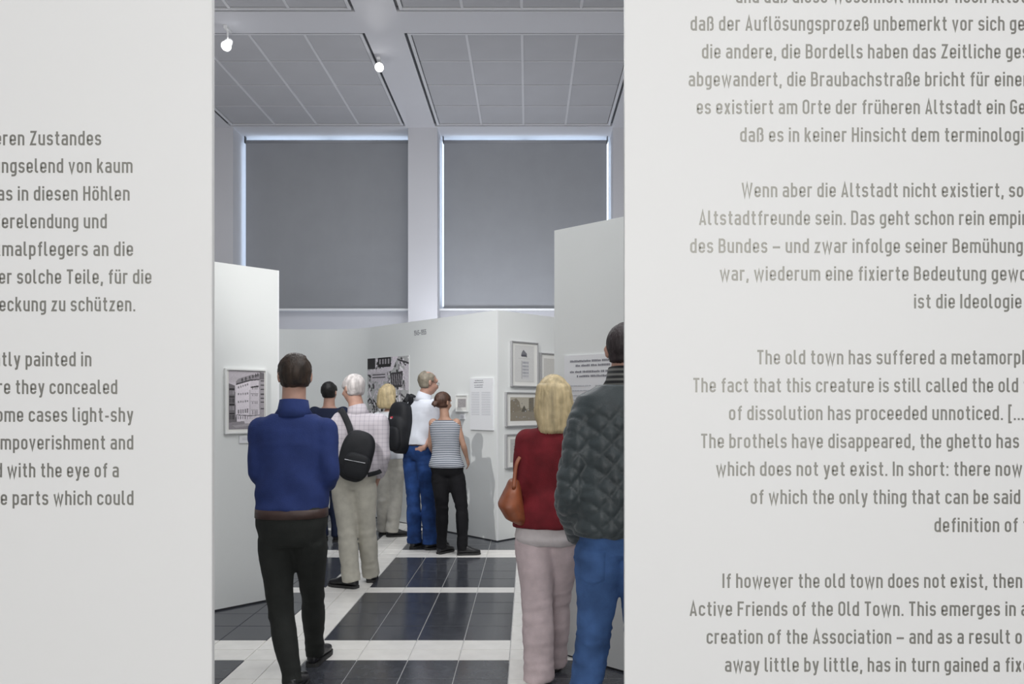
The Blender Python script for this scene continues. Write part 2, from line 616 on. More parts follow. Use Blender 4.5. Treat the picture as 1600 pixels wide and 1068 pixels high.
# ---- roller blinds
for i, (a, b) in enumerate(openings):
    gap = 0.052
    l, r = a + gap, b - gap
    top = CZ - 0.055
    e = empty('roller_blind', ((a + b) / 2, WY - .03, SILL + .01),
              ['grey roller blind drawn down over the left high window', 'grey roller blind over the right high window behind the corner wall'][i],
              'blind', 'grey roller blinds of the high windows')
    n = 24
    v, f = [], []
    for k in range(n + 1):
        x = l + (r - l) * k / n
        off = .002 * math.sin(k * 1.1)
        for z in (SILL + .02, top - .02):
            v += [(x, WY - .030 + off, z), (x, WY - .026 + off, z)]
    for k in range(n):
        q = k * 4
        f += [(q, q + 4, q + 6, q + 2), (q + 1, q + 3, q + 7, q + 5), (q + 2, q + 6, q + 7, q + 3), (q, q + 1, q + 5, q + 4)]
    f += [(0, 2, 3, 1), (n * 4, n * 4 + 1, n * 4 + 3, n * 4 + 2)]
    mk('blind_cloth', v, f, M['blind'], e)
    m = MB(); m.tube((l, WY - .028, top - .022), (r, WY - .028, top - .022), .022)
    m.build('roller_tube', M['blind'], e, True)
    m = MB(); m.box((l, WY - .036, SILL + .004), (r, WY - .018, SILL + .024))
    m.build('bottom_bar', M['blind'], e)
    for x in (l - .012, r):
        m = MB(); m.box((x, WY - .06, top - .05), (x + .012, WY, top + .05))
        m.build('bracket', M['dark_gap'], e)

# ================================================================== PARTITION WALLS
S2 = math.sqrt(.5)
PH = 2.537


class Face:
    """one vertical wall face: plan origin, direction along it, normal towards the viewer"""
    def __init__(s, o, u, n):
        s.o, s.u, s.n = o, u, n

    def w(s, px):
        k = (px - VX) / F
        return (k * s.o[1] - s.o[0]) / (s.u[0] - k * s.u[1])

    def z(s, px, py):
        return EYE - (py - VY) / F * (s.o[1] + s.u[1] * s.w(px))

    def P(s, w, d, z):
        return Vector((s.o[0] + s.u[0] * w + s.n[0] * d, s.o[1] + s.u[1] * w + s.n[1] * d, z))

    def box(s, mb, w0, w1, d0, d1, z0, z1, mi=0):
        mb.obox(s.o, s.u, s.n, w0, w1, d0, d1, z0, z1, mi)


# left wall: right end at (-1.926, 5.596), running towards the camera to the left
FL = Face((-1.926, 5.596), (-S2, -S2), (S2, -S2))
e = empty('partition_wall', (-2.3, 5.3, 0), 'white partition wall at the left with the building photograph hanging on it', 'partition')
m = MB(); FL.box(m, 0.012, 2.9, -.12, 0, .012, PH); m.build('wall_body', M['wall'], e)
m = MB(); FL.box(m, 0, .012, -.12, 0, .012, PH); m.build('end_strip', M['edge'], e)  # end face coloured paler than the wall, standing in for light on it
m = MB(); FL.box(m, .01, 2.89, -.11, -.01, 0, .012); m.build('base_gap', M['dark_gap'], e)

# wedge in the middle: left face running back left and bending into the far wall, right face running back right
FW = Face((-.336, 7.92), (-S2, S2), (-S2, -S2))
FR = Face((-.336, 7.92), (S2, S2), (S2, -S2))
path = [(-.336 - .004 * S2, 7.92 + .004 * S2)]
t = 2.45
cx, cy = -.336 - t * S2, 7.92 + t * S2
path.append((cx, cy))
rr = 1.0
c0 = (cx - S2 * rr, cy - S2 * rr)
for k in range(1, 25):
    a = R(45) + R(45) * k / 24
    path.append((c0[0] + rr * math.cos(a), c0[1] + rr * math.sin(a)))
xe, yend = path[-1]
path.append((-3.15, yend))
for k in range(1, 25):
    a = R(90) + R(60) * k / 24
    path.append((-3.15 + .8 * math.cos(a), yend - .8 + .8 * math.sin(a)))
lx, ly = path[-1]
path.append((lx - .6, ly - 1.04))


def ribbon_wall(name, path, thick, z0, z1, mat, parent, side=1):
    v, f = [], []
    n = len(path)
    for i, (x, y) in enumerate(path):
        a = path[max(i - 1, 0)]; b = path[min(i + 1, n - 1)]
        tx, ty = b[0] - a[0], b[1] - a[1]
        L = math.hypot(tx, ty)
        nx, ny = ty / L * side, -tx / L * side
        v += [(x, y, z0), (x, y, z1), (x + nx * thick, y + ny * thick, z0), (x + nx * thick, y + ny * thick, z1)]
    for i in range(n - 1):
        q = i * 4
        f += [(q, q + 4, q + 5, q + 1), (q + 2, q + 3, q + 7, q + 6), (q + 1, q + 5, q + 7, q + 3), (q, q + 2, q + 6, q + 4)]
    f += [(0, 1, 3, 2), ((n - 1) * 4, (n - 1) * 4 + 2, (n - 1) * 4 + 3, (n - 1) * 4 + 1)]
    return mk(name, v, f, mat, parent)


e = empty('partition_wall', (-1.2, 9.0, 0), 'white angled partition wall in the centre, its left face curving into the far wall', 'partition')
ribbon_wall('wall_body', path, .12, .012, PH, M['wall'], e)
e2 = e
m = MB(); FR.box(m, .012, 2.8, -.12, 0, .012, PH); m.build('right_face', M['wall'], e)
m = MB()
FR.box(m, 0.0005, .012, -.11, .0006, .012, PH)
m.build('corner_strip', M['edge'], e)  # thin strip along the corner, paler than the wall
ribbon_wall('base_gap', [(p[0], p[1] + .012) for p in path], .09, 0, .012, M['dark_gap'], e)
m = MB(); FR.box(m, .02, 2.78, -.11, -.012, 0, .012); m.build('base_gap', M['dark_gap'], e)

# right wall: left end at (.159, 4.374), running towards the camera to the right
dx, dy = .381, -.329
L = math.hypot(dx, dy)
FG = Face((.159, 4.374), (dx / L, dy / L), (-abs(dy) / L, -dx / L))
e = empty('partition_wall', (.4, 4.15, 0), 'tall pale partition wall at the right behind the man in the quilted jacket', 'partition')
m = MB(); FG.box(m, 0, 2.2, -.12, 0, .012, 2.553); m.build('wall_body', M['wall'], e)
m = MB(); FG.box(m, .01, 2.19, -.11, -.01, 0, .012); m.build('base_gap', M['dark_gap'], e)

# ================================================================== PICTURES AND PANELS ON THE WALLS
def raster_print(name, face, w0, w1, z0, z1, d, arr, parent):
    """flat print: one vertex per cell of the picture"""
    rows, cols, _ = arr.shape
    v, f = [], []
    for r in range(rows):
        for c in range(cols):
            v.append(face.P(w0 + (w1 - w0) * c / (cols - 1), d, z1 - (z1 - z0) * r / (rows - 1)))
    for r in range(rows - 1):
        for c in range(cols - 1):
            a = r * cols + c
            f.append((a, a + cols, a + cols + 1, a + 1))
    o = mk(name, v, f, M['print'], parent)
    at_ = o.data.color_attributes.new('ink', 'FLOAT_COLOR', 'POINT')
    rgba = np.ones((rows * cols, 4)); rgba[:, :3] = arr.reshape(-1, 3)
    at_.data.foreach_set('color', rgba.ravel())
    return o


def poly(a, pts, col):
    """fill polygon, coordinates 0..1 (x right, y down)"""
    rows, cols, _ = a.shape
    yy, xx = np.mgrid[0:rows, 0:cols]
    X = (xx + .5) / cols; Y = (yy + .5) / rows
    inside = np.zeros((rows, cols), bool)
    n = len(pts)
    for i in range(n):
        x1, y1 = pts[i]; x2, y2 = pts[(i + 1) % n]
        c = ((y1 > Y) != (y2 > Y)) & (X < (x2 - x1) * (Y - y1) / (y2 - y1 + 1e-12) + x1)
        inside ^= c
    a[inside] = col


def rect(a, x0, y0, x1, y1, col):
    poly(a, [(x0, y0), (x1, y0), (x1, y1), (x0, y1)], col)


def tone(v, tint=(1.02, .95, 1.02)):
    return tuple(v * t for t in tint)


def facade_photo():
    a = np.zeros((150, 100, 3))
    for r in range(150):
        a[r, :] = tone(.34 + .2 * min(1, r / 60) + .03 * math.sin(r * .2))
    # left old houses
    poly(a, [(0, .22), (.17, .26), (.2, .9), (0, .92)], tone(.13))
    for k, y in enumerate((.31, .44, .57, .72)):
        rect(a, .02, y, .16, y + .022, tone(.02))
        for x in (.03, .08, .125):
            rect(a, x, y + .035, x + .022, y + .105, tone(.03 if k % 2 else .3))
    # main facade in perspective, corner at x=.58
    poly(a, [(.21, .235), (.60, .155), (.60, .86), (.21, .87)], tone(.56))
    poly(a, [(.60, .155), (.84, .14), (.86, .84), (.60, .86)], tone(.48))
    poly(a, [(.84, .14), (1, .12), (1, .84), (.86, .84)], tone(.28))
    # roof
    poly(a, [(.2, .19), (.28, .14), (.62, .07), (.86, .055), (.86, .145), (.6, .17), (.21, .245)], tone(.22))
    poly(a, [(.86, .02), (1, .04), (1, .15), (.86, .145)], tone(.12))
    poly(a, [(.2, .225), (.6, .15), (.86, .137), (.86, .155), (.6, .175), (.2, .25)], tone(.06))
    for x in (.34, .44, .55, .64, .72, .78):
        y = .20 - (x - .2) * .21
        poly(a, [(x, y), (x + .03, y - .05), (x + .065, y)], tone(.05))
        rect(a, x + .015, y - .012, x + .05, y + .022, tone(.09))
    for lv, y in enumerate((.255, .37, .50, .645)):
        for k in range(5):
            x = .255 + k * .062
            yy = y + (.02 - k * .004) + (.0 if lv else -.01 * k)
            hgt = .032 if lv < 3 else .07
            rect(a, x, yy, x + .036, yy + hgt, tone(.22))
            rect(a, x, yy, x + .036, yy + .008, tone(.09))
            if lv == 3:
                rect(a, x + .006, yy, x + .014, yy + hgt, tone(.12)); rect(a, x + .024, yy, x + .032, yy + hgt, tone(.12))
        rect(a, .61, y + .02, .82, y + .03, tone(.2))
        for k in range(3):
            x = .655 + k * .06
            rect(a, x, y + .035, x + .03, y + .035 + (.03 if lv < 3 else .065), tone(.22))
    poly(a, [(.6, .275), (.82, .25), (.84, .275), (.62, .295)], tone(.04))
    rect(a, .575, .33, .60, .85, tone(.36))
    for y in (.16, .235, .31, .39, .46, .53, .64):
        rect(a, .89, y, .99, y + .02, tone(.06))
    # shop level and street
    poly(a, [(.21, .745), (.6, .762), (.86, .75), (.86, .765), (.6, .78), (.21, .76)], tone(.14))
    for k in range(5):
        rect(a, .25 + k * .065, .775, .275 + k * .065, .825, tone(.16))
    rect(a, .2, .76, .225, .87, tone(.05))
    poly(a, [(0, .88), (.4, .86), (1, .84), (1, 1), (0, 1)], tone(.22))
    poly(a, [(.42, .83), (.62, .83), (.66, .9), (.44, .9)], tone(.5))
    poly(a, [(.1, .93), (.9, .88), (1, .9), (.2, .97)], tone(.3))
    a *= 1.35 * (1 + RNG.normal(0, .07, (150, 100, 1)))
    return np.clip(a, 0, 1)


def crowd_photo():
    rows, cols = 150, 110
    a = np.full((rows, cols, 3), .45)
    yy, xx = np.mgrid[0:rows, 0:cols]
    rg = np.random.default_rng(9)
    for _ in range(330):
        x, y = rg.uniform(0, 1), rg.uniform(.0, 1)
        ang = rg.normal(1.2, .5); l = rg.uniform(.03, .12); w = rg.uniform(.008, .02)
        c, s = math.cos(ang), math.sin(ang)
        v = rg.choice([.02, .05, .75, .6, .3, .9], p=[.25, .15, .2, .15, .15, .1])
        poly(a, [(x - s * w, y + c * w), (x + c * l - s * w, y + s * l + c * w), (x + c * l + s * w, y + s * l - c * w), (x + s * w, y - c * w)], tone(v))
    rect(a, 0, 0, .2, .17, tone(.03)); rect(a, .26, 0, .58, .15, tone(.02))
    for k in range(4):
        rect(a, .3 + k * .07, .03, .335 + k * .07, .10, tone(.35))
    poly(a, [(.0, .19), (.62, .14), (.6, .21), (0, .25)], tone(.62))
    poly(a, [(.62, 0), (.76, 0), (.6, .2), (.56, .2)], tone(.7))
    rect(a, .10, .22, .5, .36, tone(.55)); rect(a, .13, .25, .45, .31, tone(.12)); rect(a, .13, .27, .45, .285, tone(.6))
    poly(a, [(.56, .24), (.86, .22), (.84, .45), (.6, .46)], tone(.05))
    for k in range(5):
        poly(a, [(.6 + k * .05, .26), (.62 + k * .05, .26), (.64 + k * .05, .42), (.62 + k * .05, .42)], tone(.3))
    poly(a, [(.88, .2), (1, .05), (1, .5), (.92, .5)], tone(.6))
    poly(a, [(.72, .03), (1, .1), (1, .13), (.74, .06)], tone(.05))
    for k in range(90):
        x, y = rg.uniform(0, 1), rg.uniform(.5, 1)
        poly(a, [(x, y), (x + .03, y), (x + .03, y + .022), (x, y + .022)], tone(rg.choice([.03, .8, .12])))
    a = 1.15 * a * (1 + rg.normal(0, .12, (rows, cols, 1)))
    return np.clip(a, 0, 1)


def drawing(kind):
    a = np.full((90, 70, 3), .60) * np.array([1, .985, .94])
    rg = np.random.default_rng(kind)
    ink = (.12, .12, .13)
    if kind == 1:      # tall sheet: gable above a narrow facade
        a[:] = (.66, .66, .65)
        poly(a, [(.32, .30), (.36, .2), (.45, .12), (.62, .22), (.64, .32)], (.2, .2, .22))
        rect(a, .36, .26, .62, .31, (.1, .1, .12))
        rect(a, .36, .42, .74, .92, (.62, .62, .63))
        for r in range(5):
            for c in range(4):
                x, y = .41 + c * .082, .45 + r * .09
                rect(a, x, y, x + .045, y + .055, (.28, .29, .33) if r < 4 else (.42, .42, .45))
        rect(a, .36, .42, .37, .92, ink); rect(a, .2, .1, .205, .93, (.5, .5, .5)); rect(a, .2, .36, .8, .365, (.5, .5, .5))
    elif kind == 2:    # sepia street view
        a = np.full((60, 84, 3), 1.0) * np.array([.30, .27, .21])
        poly(a, [(0, 0), (1, 0), (1, .35), (.5, .5), (0, .3)], (.46, .43, .36))
        poly(a, [(0, .15), (.2, .05), (.3, .2), (.36, .55), (0, .7)], (.25, .22, .17))
        poly(a, [(.62, .05), (.84, .0), (.9, .8), (.62, .75)], (.2, .18, .14))
        poly(a, [(.40, .5), (.46, .34), (.52, .5), (.55, .62), (.36, .62)], (.12, .11, .09))
        poly(a, [(.0, .65), (1, .6), (1, 1), (0, 1)], (.28, .25, .2))
        poly(a, [(.78, .02), (.92, .05), (.88, .7), (.8, .7)], (.5, .48, .42))
        for k in range(25):
            x, y = rg.uniform(0, .95), rg.uniform(.1, .9)
            rect(a, x, y, x + .03, y + .04, (rg.uniform(.1, .5),) * 3)
    elif kind == 3:    # facade elevation, grey
        a[:] = (.5, .5, .48)
        for r in range(4):
            for c in range(6):
                rect(a, .12 + c * .09, .30 + r * .13, .165 + c * .09, .37 + r * .13, (.33, .31, .32))
        for c in range(9):
            rect(a, .1 + c * .06, .84, .135 + c * .06, .87, (.15, .15, .16))
        rect(a, .05, .2, .7, .21, (.3, .3, .3))
    else:              # pale sketch with a church tower
        poly(a, [(.55, .6), (.60, .35), (.65, .6)], (.35, .36, .36))
        poly(a, [(.1, .66), (.3, .56), (.7, .6), (.95, .68), (.95, .74), (.1, .74)], (.38, .39, .38))
        for k in range(14):
            x = .1 + k * .06
            rect(a, x, .62 + .02 * math.sin(k), x + .02, .70, (.3, .3, .3))
    a = a * (1 + rg.normal(0, .03, a.shape[:2] + (1,)))
    return np.clip(a, 0, 1)


def framed(face, w0, w1, z0, z1, label, fr_mat, fr, mat_w, arr, group, depth=.03, name='framed_picture', cat='picture'):
    w0, w1 = min(w0, w1), max(w0, w1)
    c = face.P((w0 + w1) / 2, 0, z0)
    e = empty(name, c, label, cat, group)
    m = MB()
    face.box(m, w0, w1, 0.001, depth, z0, z0 + fr); face.box(m, w0, w1, 0.001, depth, z1 - fr, z1)
    face.box(m, w0, w0 + fr, 0.001, depth, z0 + fr, z1 - fr); face.box(m, w1 - fr, w1, 0.001, depth, z0 + fr, z1 - fr)
    m.build('frame', M[fr_mat], e)
    m = MB(); face.box(m, w0 + fr, w1 - fr, 0.001, depth * .55, z0 + fr, z1 - fr)
    m.build('mat_board', M['matboard'], e)
    l, r, b, t = mat_w
    # which end of w is left on screen?
    left_is_w0 = face.w(700) < face.w(720)
    A = arr if left_is_w0 else arr[:, ::-1]
    if not left_is_w0:
        l, r = r, l
    raster_print('print', face, w0 + fr + l, w1 - fr - r, z0 + fr + b, z1 - fr - t, depth * .55 + .0015, A, e)
    return e


# building photograph and its neighbour on the left wall
wa, wc = FL.w(349.5), FL.w(414.8)
zt, zb = FL.z(352, 575), FL.z(352, 677.5)
framed(FL, wa, wc, zb, zt, 'large framed photograph of a corner building on the left wall', 'frame_white', .012, (.018, .006, .02, .002),
       facade_photo(), 'framed pictures on the left wall')
w2a = wa + .06
framed(FL, w2a + .02, w2a + .02 + (wa - wc), zb, zt, 'framed photograph cut off by the left text panel edge', 'frame_white', .012, (.018, .012, .02, .01),
       facade_photo()[::-1][:, ::-1] * .7, 'framed pictures on the left wall')


def plate(face, w0, w1, z0, z1, label, lines, depth=.012, name='caption_card', group='caption cards under the pictures'):
    w0, w1 = min(w0, w1), max(w0, w1)
    e = empty(name, face.P((w0 + w1) / 2, 0, z0), label, 'sign', group)
    m = MB(); face.box(m, w0, w1, .001, depth, z0, z1); m.build('plate', M['card'], e)
    for (a, b, y0, y1, mt) in lines:
        left_is_w0 = face.w(700) < face.w(720)
        A, B = (w0 + (w1 - w0) * a, w0 + (w1 - w0) * b) if left_is_w0 else (w1 - (w1 - w0) * b, w1 - (w1 - w0) * a)
        # broken into word-like dashes
        m = MB()
        x = A
        hh = (z1 - z0)
        while x < B - .003:
            hgt = (y1 - y0) * hh
            if mt == 'ink':      # letter-like strokes with word gaps
                l = min(RNG.uniform(.35, .8) * hgt, B - x)
                gap_ = hgt * (.22 if RNG.random() > .16 else .7)
                top_ = hgt * RNG.choice([0, 0, .18])
            else:
                l = min(RNG.uniform(.4, 1.7) * hgt * 3.0, B - x) if B - A > .1 else B - A; gap_ = hgt * .5; top_ = 0
            face.box(m, x, x + l, depth, depth + .0015, z1 - hh * y1, z1 - hh * y0 - top_)
            x += l + gap_
        tag(m.build('text_line', M[mt], e), kind='stuff')
    return e


plate(FL, FL.w(373), FL.w(402), FL.z(373, 692), FL.z(373, 680.5), 'small white caption card below the building photograph', [(.15, .8, .3, .36, 'ink_soft'), (.15, .6, .5, .56, 'ink_soft')])

# wedge, left face
zf = lambda px, py: FW.z(px, py)
w0, w1 = FW.w(640), FW.w(575)
e = empty('photo_poster', FW.P((w0 + w1) / 2, 0, 1.25), 'black and white poster of a street crowd behind the blonde woman in beige trousers', 'poster')
zt, zb = zf(640, 554.5), zf(640, 664)
m = MB(); FW.box(m, w0, w1, .001, .008, zb, zt); m.build('board', M['frame_white'], e)
raster_print('print', FW, w0 + .004, w1 - .004, zb + .004, zt - .004, .0095, crowd_photo()[:, ::-1], e)
framed(FW, FW.w(732), FW.w(713.5), zf(720, 643), zf(720, 617), 'small framed sheet on the wedge wall beside the white text panel', 'frame_white', .008, (.028, .025, .045, .035),
       np.full((20, 20, 3), .40) * (1 + RNG.normal(0, .12, (20, 20, 1))) * np.array([1, .95, .96]), None, .02)
plate(FW, FW.w(727.5), FW.w(719.5), zf(724, 654.5), zf(724, 646.5), 'tiny white caption card below the small framed sheet', [(.2, .8, .3, .42, 'ink_soft'), (.2, .7, .6, .7, 'ink_soft')])
hl = [(.22, .58, .038, .05, 'ink'), (.18, .6, .075, .087, 'ink'), (.2, .58, .125, .137, 'ink'), (.2, .56, .165, .177, 'ink')]
for k in range(14):
    y = .27 + k * .033
    hl += [(.06, .42, y, y + .008, 'ink_soft'), (.52, .9, y, y + .008, 'ink_soft')]
plate(FW, FW.w(772), FW.w(736.5), zf(755, 671.5), zf(755, 590.5), 'white two-column text panel on the wedge wall above the shadow', hl, .02, 'text_board', None)

# wedge, right face
fr_ = 'framed sheets on the right face of the wedge wall'
zr = FR.z
framed(FR, FR.w(796.5), FR.w(838), zr(817, 604), zr(817, 534), 'topmost upright framed drawing of a gabled house on the wedge', 'frame', .012, (.045, .05, .045, .03), drawing(1), fr_, .035)
framed(FR, FR.w(842), FR.w(885), zr(860, 611), zr(860, 552), 'framed pale sketch half hidden behind the tall right wall edge', 'frame', .012, (.05, .05, .05, .05), drawing(4), fr_, .035)
framed(FR, FR.w(788), FR.w(848), zr(815, 665.5), zr(815, 612.5), 'framed sepia street view, middle one left of the blonde woman in red', 'frame', .012, (.06, .06, .05, .045), drawing(2), fr_, .035)
framed(FR, FR.w(788), FR.w(848), zr(815, 729), zr(815, 677), 'lowest framed facade drawing left of the red jacket', 'frame', .012, (.06, .06, .05, .045), drawing(3), fr_, .035)

# large text board on the right wall
wl = FG.w(884)
hl = [(.10, .90, .028, .040, 'ink'), (.20, .90, .053, .065, 'ink'), (.10, .92, .088, .1, 'ink'), (.22, .9, .113, .125, 'ink')]
for k in range(26):
    y = .17 + k * .027
    hl += [(.04, .46, y, y + .006, 'ink_soft'), (.53, .95, y, y + .006, 'ink_soft')]
plate(FG, wl, wl + .42, FG.z(884, 553) - 1.05, FG.z(884, 556), 'large white text board behind the head of the man in the quilted jacket', hl, .012, 'text_board', None)

# ================================================================== CEILING SPOTS
def track_spot(x, y, z_lamp, aim, label, power):
    e = empty('track_spotlight', (x, y, CZ), label, 'lamp', 'track spotlights under the ceiling')
    m = MB(); m.box((x - .02, y - .06, CZ - .03), (x + .02, y + .06, CZ + .004)); m.build('adapter', M['white_metal'], e)
    m = MB(); m.tube((x, y, CZ - .03), (x, y, z_lamp + .02), .009); m.build('stem', M['white_metal'], e)
    d = (Vector(aim) - Vector((x, y, z_lamp))).normalized()
    c = Vector((x, y, z_lamp))
    v, f = loft([c - d * .09, c - d * .085, c + d * .05, c + d * .085], [(.025, .025), (.038, .038), (.046, .046), (.054, .054)], 24)
    mk('housing', v, f, M['white_metal'], e, True)
    v, f = loft([c + d * .0855, c + d * .0885], [(.049, .049), (.047, .047)], 24)
    mk('lens', v, f, M['lens'], e)
    s = spot_light('spot', c + d * .12, aim, power, 70, .8, .05)
    s.parent = e
    s.location = (c + d * .12) - Vector(e.location)
    return e


track_spot(-3.19, 7.68, CZ - .17, (-2.5, 3.6, 1.6), 'white spotlight hanging nearest the left text panel edge', 60)
track_spot(-1.72, 8.38, CZ - .10, (-.5, 1.0, 2.6), 'white spotlight glaring under the ceiling beam between the windows', 60)

# ================================================================== LETTERING (a narrow sans of even strokes)
ST = 3.1
L_, R_, B_, X_, C_, A_ = 1.55, 8.65, 1.55, 15.45, 21.05, 22.6
DD = [(2.2, 19.6, 2.2, 22.4), (7.4, 19.6, 7.4, 22.4)]


def g(adv, *strokes):
    return adv, strokes


def rc(r, *pts, closed=False):
    return (r, list(pts), closed)


def dot(x, y0=0.0):
    return rc(0, (x, y0), (x, y0 + 3.2))


bowl = rc(3.4, (L_, B_), (R_, B_), (R_, X_), (L_, X_), closed=True)
arch = rc(3.3, (L_, X_), (R_, X_), (R_, 0))
cup = rc(3.3, (L_, 17), (L_, B_), (R_, B_))
aa = [rc(2.8, (L_ + .4, 13.6), (L_ + .4, X_), (R_, X_), (R_, 0)), rc(2.6, (R_, 9.3), (L_, 9.3), (L_, B_), (R_, B_))]
uml = [rc(0, (2.9, 19.4), (2.9, 22.4)), rc(0, (7.3, 19.4), (7.3, 22.4))]
GL = {
    'a': g(10.2, *aa), 'ä': g(10.2, *aa, *uml),
    'b': g(10.2, rc(0, (L_, 0), (L_, A_)), bowl), 'c': g(9.8, rc(3.4, (R_, 11.6), (R_, X_), (L_, X_), (L_, B_), (R_, B_), (R_, 5.2))),
    'd': g(10.2, rc(0, (R_, 0), (R_, A_)), bowl),
    'e': g(10.2, rc(3.4, (R_, 4.8), (R_, B_), (L_, B_), (L_, X_), (R_, X_), (R_, 8.1, 0), (L_, 8.1, 0))),
    'f': g(7.2, rc(2.8, (7.4, C_), (3.7, C_), (3.7, 0)), rc(0, (.7, X_), (7.0, X_))),
    'g': g(10.2, bowl, rc(3.4, (R_, 17), (R_, -3.9), (L_ + .4, -3.9))),
    'h': g(10.2, rc(0, (L_, 0), (L_, A_)), arch), 'i': g(3.1, rc(0, (L_, 0), (L_, 17)), rc(0, (L_, 19.3), (L_, 22.5))),
    'j': g(3.1, rc(2, (L_, 17), (L_, -3.9), (-1, -3.9)), rc(0, (L_, 19.3), (L_, 22.5))),
    'k': g(10.0, rc(0, (L_, 0), (L_, A_)), rc(0, (8.3, 17), (2.6, 7.0)), rc(0, (4.6, 10.0), (8.9, 0))),
    'l': g(5.4, rc(2.2, (L_, A_), (L_, B_), (5.2, B_))),
    'm': g(16.9, rc(0, (L_, 0), (L_, 17)), rc(3.0, (L_, X_), (8.45, X_), (8.45, 0)), rc(3.0, (8.45, X_), (15.35, X_), (15.35, 0))),
    'n': g(10.2, rc(0, (L_, 0), (L_, 17)), arch), 'o': g(10.2, bowl), 'ö': g(10.2, bowl, *uml),
    'p': g(10.2, rc(0, (L_, 17), (L_, -5.4)), bowl), 'q': g(10.2, rc(0, (R_, 17), (R_, -5.4)), bowl),
    'r': g(7.2, rc(0, (L_, 0), (L_, 17)), rc(2.6, (L_, 11.5), (L_, X_), (7.3, X_))),
    's': g(9.6, rc(2.9, (8.1, 12.8), (8.1, X_), (L_, X_), (L_, 8.6), (8.2, 8.6), (8.2, B_), (L_ - .1, B_), (L_ - .1, 4.3))),
    't': g(7.6, rc(2.4, (3.5, 21.6), (3.5, B_), (7.4, B_)), rc(0, (.5, X_), (7.2, X_))),
    'u': g(10.2, cup, rc(0, (R_, 0), (R_, 17))), 'ü': g(10.2, cup, rc(0, (R_, 0), (R_, 17)), *uml),
    'v': g(9.8, rc(0, (1.2, 17), (4.9, .6), (8.6, 17))), 'w': g(15.4, rc(0, (1.2, 17), (4.4, .6), (7.7, 16.2), (11, .6), (14.2, 17))),
    'x': g(9.8, rc(0, (1.6, 17), (8.2, 0)), rc(0, (8.2, 17), (1.6, 0))),
    'y': g(9.8, rc(0, (1.3, 17), (5, 2.2)), rc(1.2, (8.7, 17), (4.4, -3.9), (1.6, -3.9))),
    'z': g(9.4, rc(0, (.9, X_), (7.6, X_), (1.6, B_), (8.8, B_))),
    'ß': g(10.4, rc(2.8, (L_, 0), (L_, C_), (8.3, C_), (8.3, 12.3), (4.8, 12.3)), rc(2.8, (4.8, 12.3), (8.9, 12.3), (8.9, B_), (4.6, B_))),
    'A': g(11.4, rc(0, (1.4, 0), (5.7, 21.6), (10.0, 0)), rc(0, (2.8, 5.6), (8.6, 5.6))),
    'B': g(11.0, rc(3.0, (L_, B_, 0), (9.4, B_), (9.4, 11.7), (L_, 11.7, 0), closed=True), rc(3.0, (L_, 11.7, 0), (9.0, 11.7), (9.0, C_), (L_, C_, 0), closed=True)),
    'D': g(11.2, rc(3.8, (L_, B_, 0), (9.6, B_), (9.6, C_), (L_, C_, 0), closed=True)),
    'F': g(10.0, rc(0, (9.8, C_), (L_, C_), (L_, 0)), rc(0, (L_, 11.6), (8.6, 11.6))),
    'E': g(10.0, rc(0, (9.8, C_), (L_, C_), (L_, B_), (9.8, B_)), rc(0, (L_, 11.6), (8.6, 11.6))),
    'G': g(11.0, rc(3.6, (9.5, 17), (9.5, C_), (L_, C_), (L_, B_), (9.5, B_), (9.5, 11, 0), (5.6, 11, 0))),
    'H': g(11.2, rc(0, (L_, 0), (L_, A_)), rc(0, (9.6, 0), (9.6, A_)), rc(0, (L_, 11.8), (9.6, 11.8))),
    'I': g(3.1, rc(0, (L_, 0), (L_, A_))),
    'O': g(11.0, rc(3.8, (L_, B_), (9.4, B_), (9.4, C_), (L_, C_), closed=True)),
    'T': g(10.4, rc(0, (.2, C_), (10.2, C_)), rc(0, (5.2, 0), (5.2, C_))),
    'V': g(11.2, rc(0, (1.3, A_), (5.6, .8), (9.9, A_))),
    'W': g(17.4, rc(0, (1.3, A_), (5.0, .8), (8.7, 21.6), (12.4, .8), (16.1, A_))),
    'Z': g(10.6, rc(0, (.8, C_), (9.0, C_), (1.7, B_), (10.0, B_))),
    '1': g(7, rc(0, (1, 17), (5, 21), (5, 0))), '4': g(10, rc(0, (7, 0), (7, 22), (1, 6), (9.6, 6))),
    '5': g(10, rc(2.6, (9, C_, 0), (2, C_, 0), (2, 12, 0), (R_, 12), (R_, B_), (L_, B_), (L_, 5))),
    '9': g(10.2, rc(3.4, (R_, 10), (L_, 10), (L_, C_), (R_, C_), (R_, B_), (L_, B_), (L_, 4))),
    '.': g(3.2, dot(1.6)), ',': g(3.6, rc(0, (2.2, 3.2), (1.2, -3.4))), ':': g(3.2, dot(1.6), dot(1.6, 12.5)),
    '-': g(6.4, rc(0, (0.4, 8.2), (6.2, 8.2))), '–': g(11.6, rc(0, (0, 8.8), (11.6, 8.8))),
    '[': g(5.8, rc(0, (5.4, 23), (1.6, 23), (1.6, -3.4), (5.4, -3.4))), ']': g(5.8, rc(0, (.4, 23), (4.2, 23), (4.2, -3.4), (.4, -3.4))),
}
GAP, SPACE = 3.0, 4.6


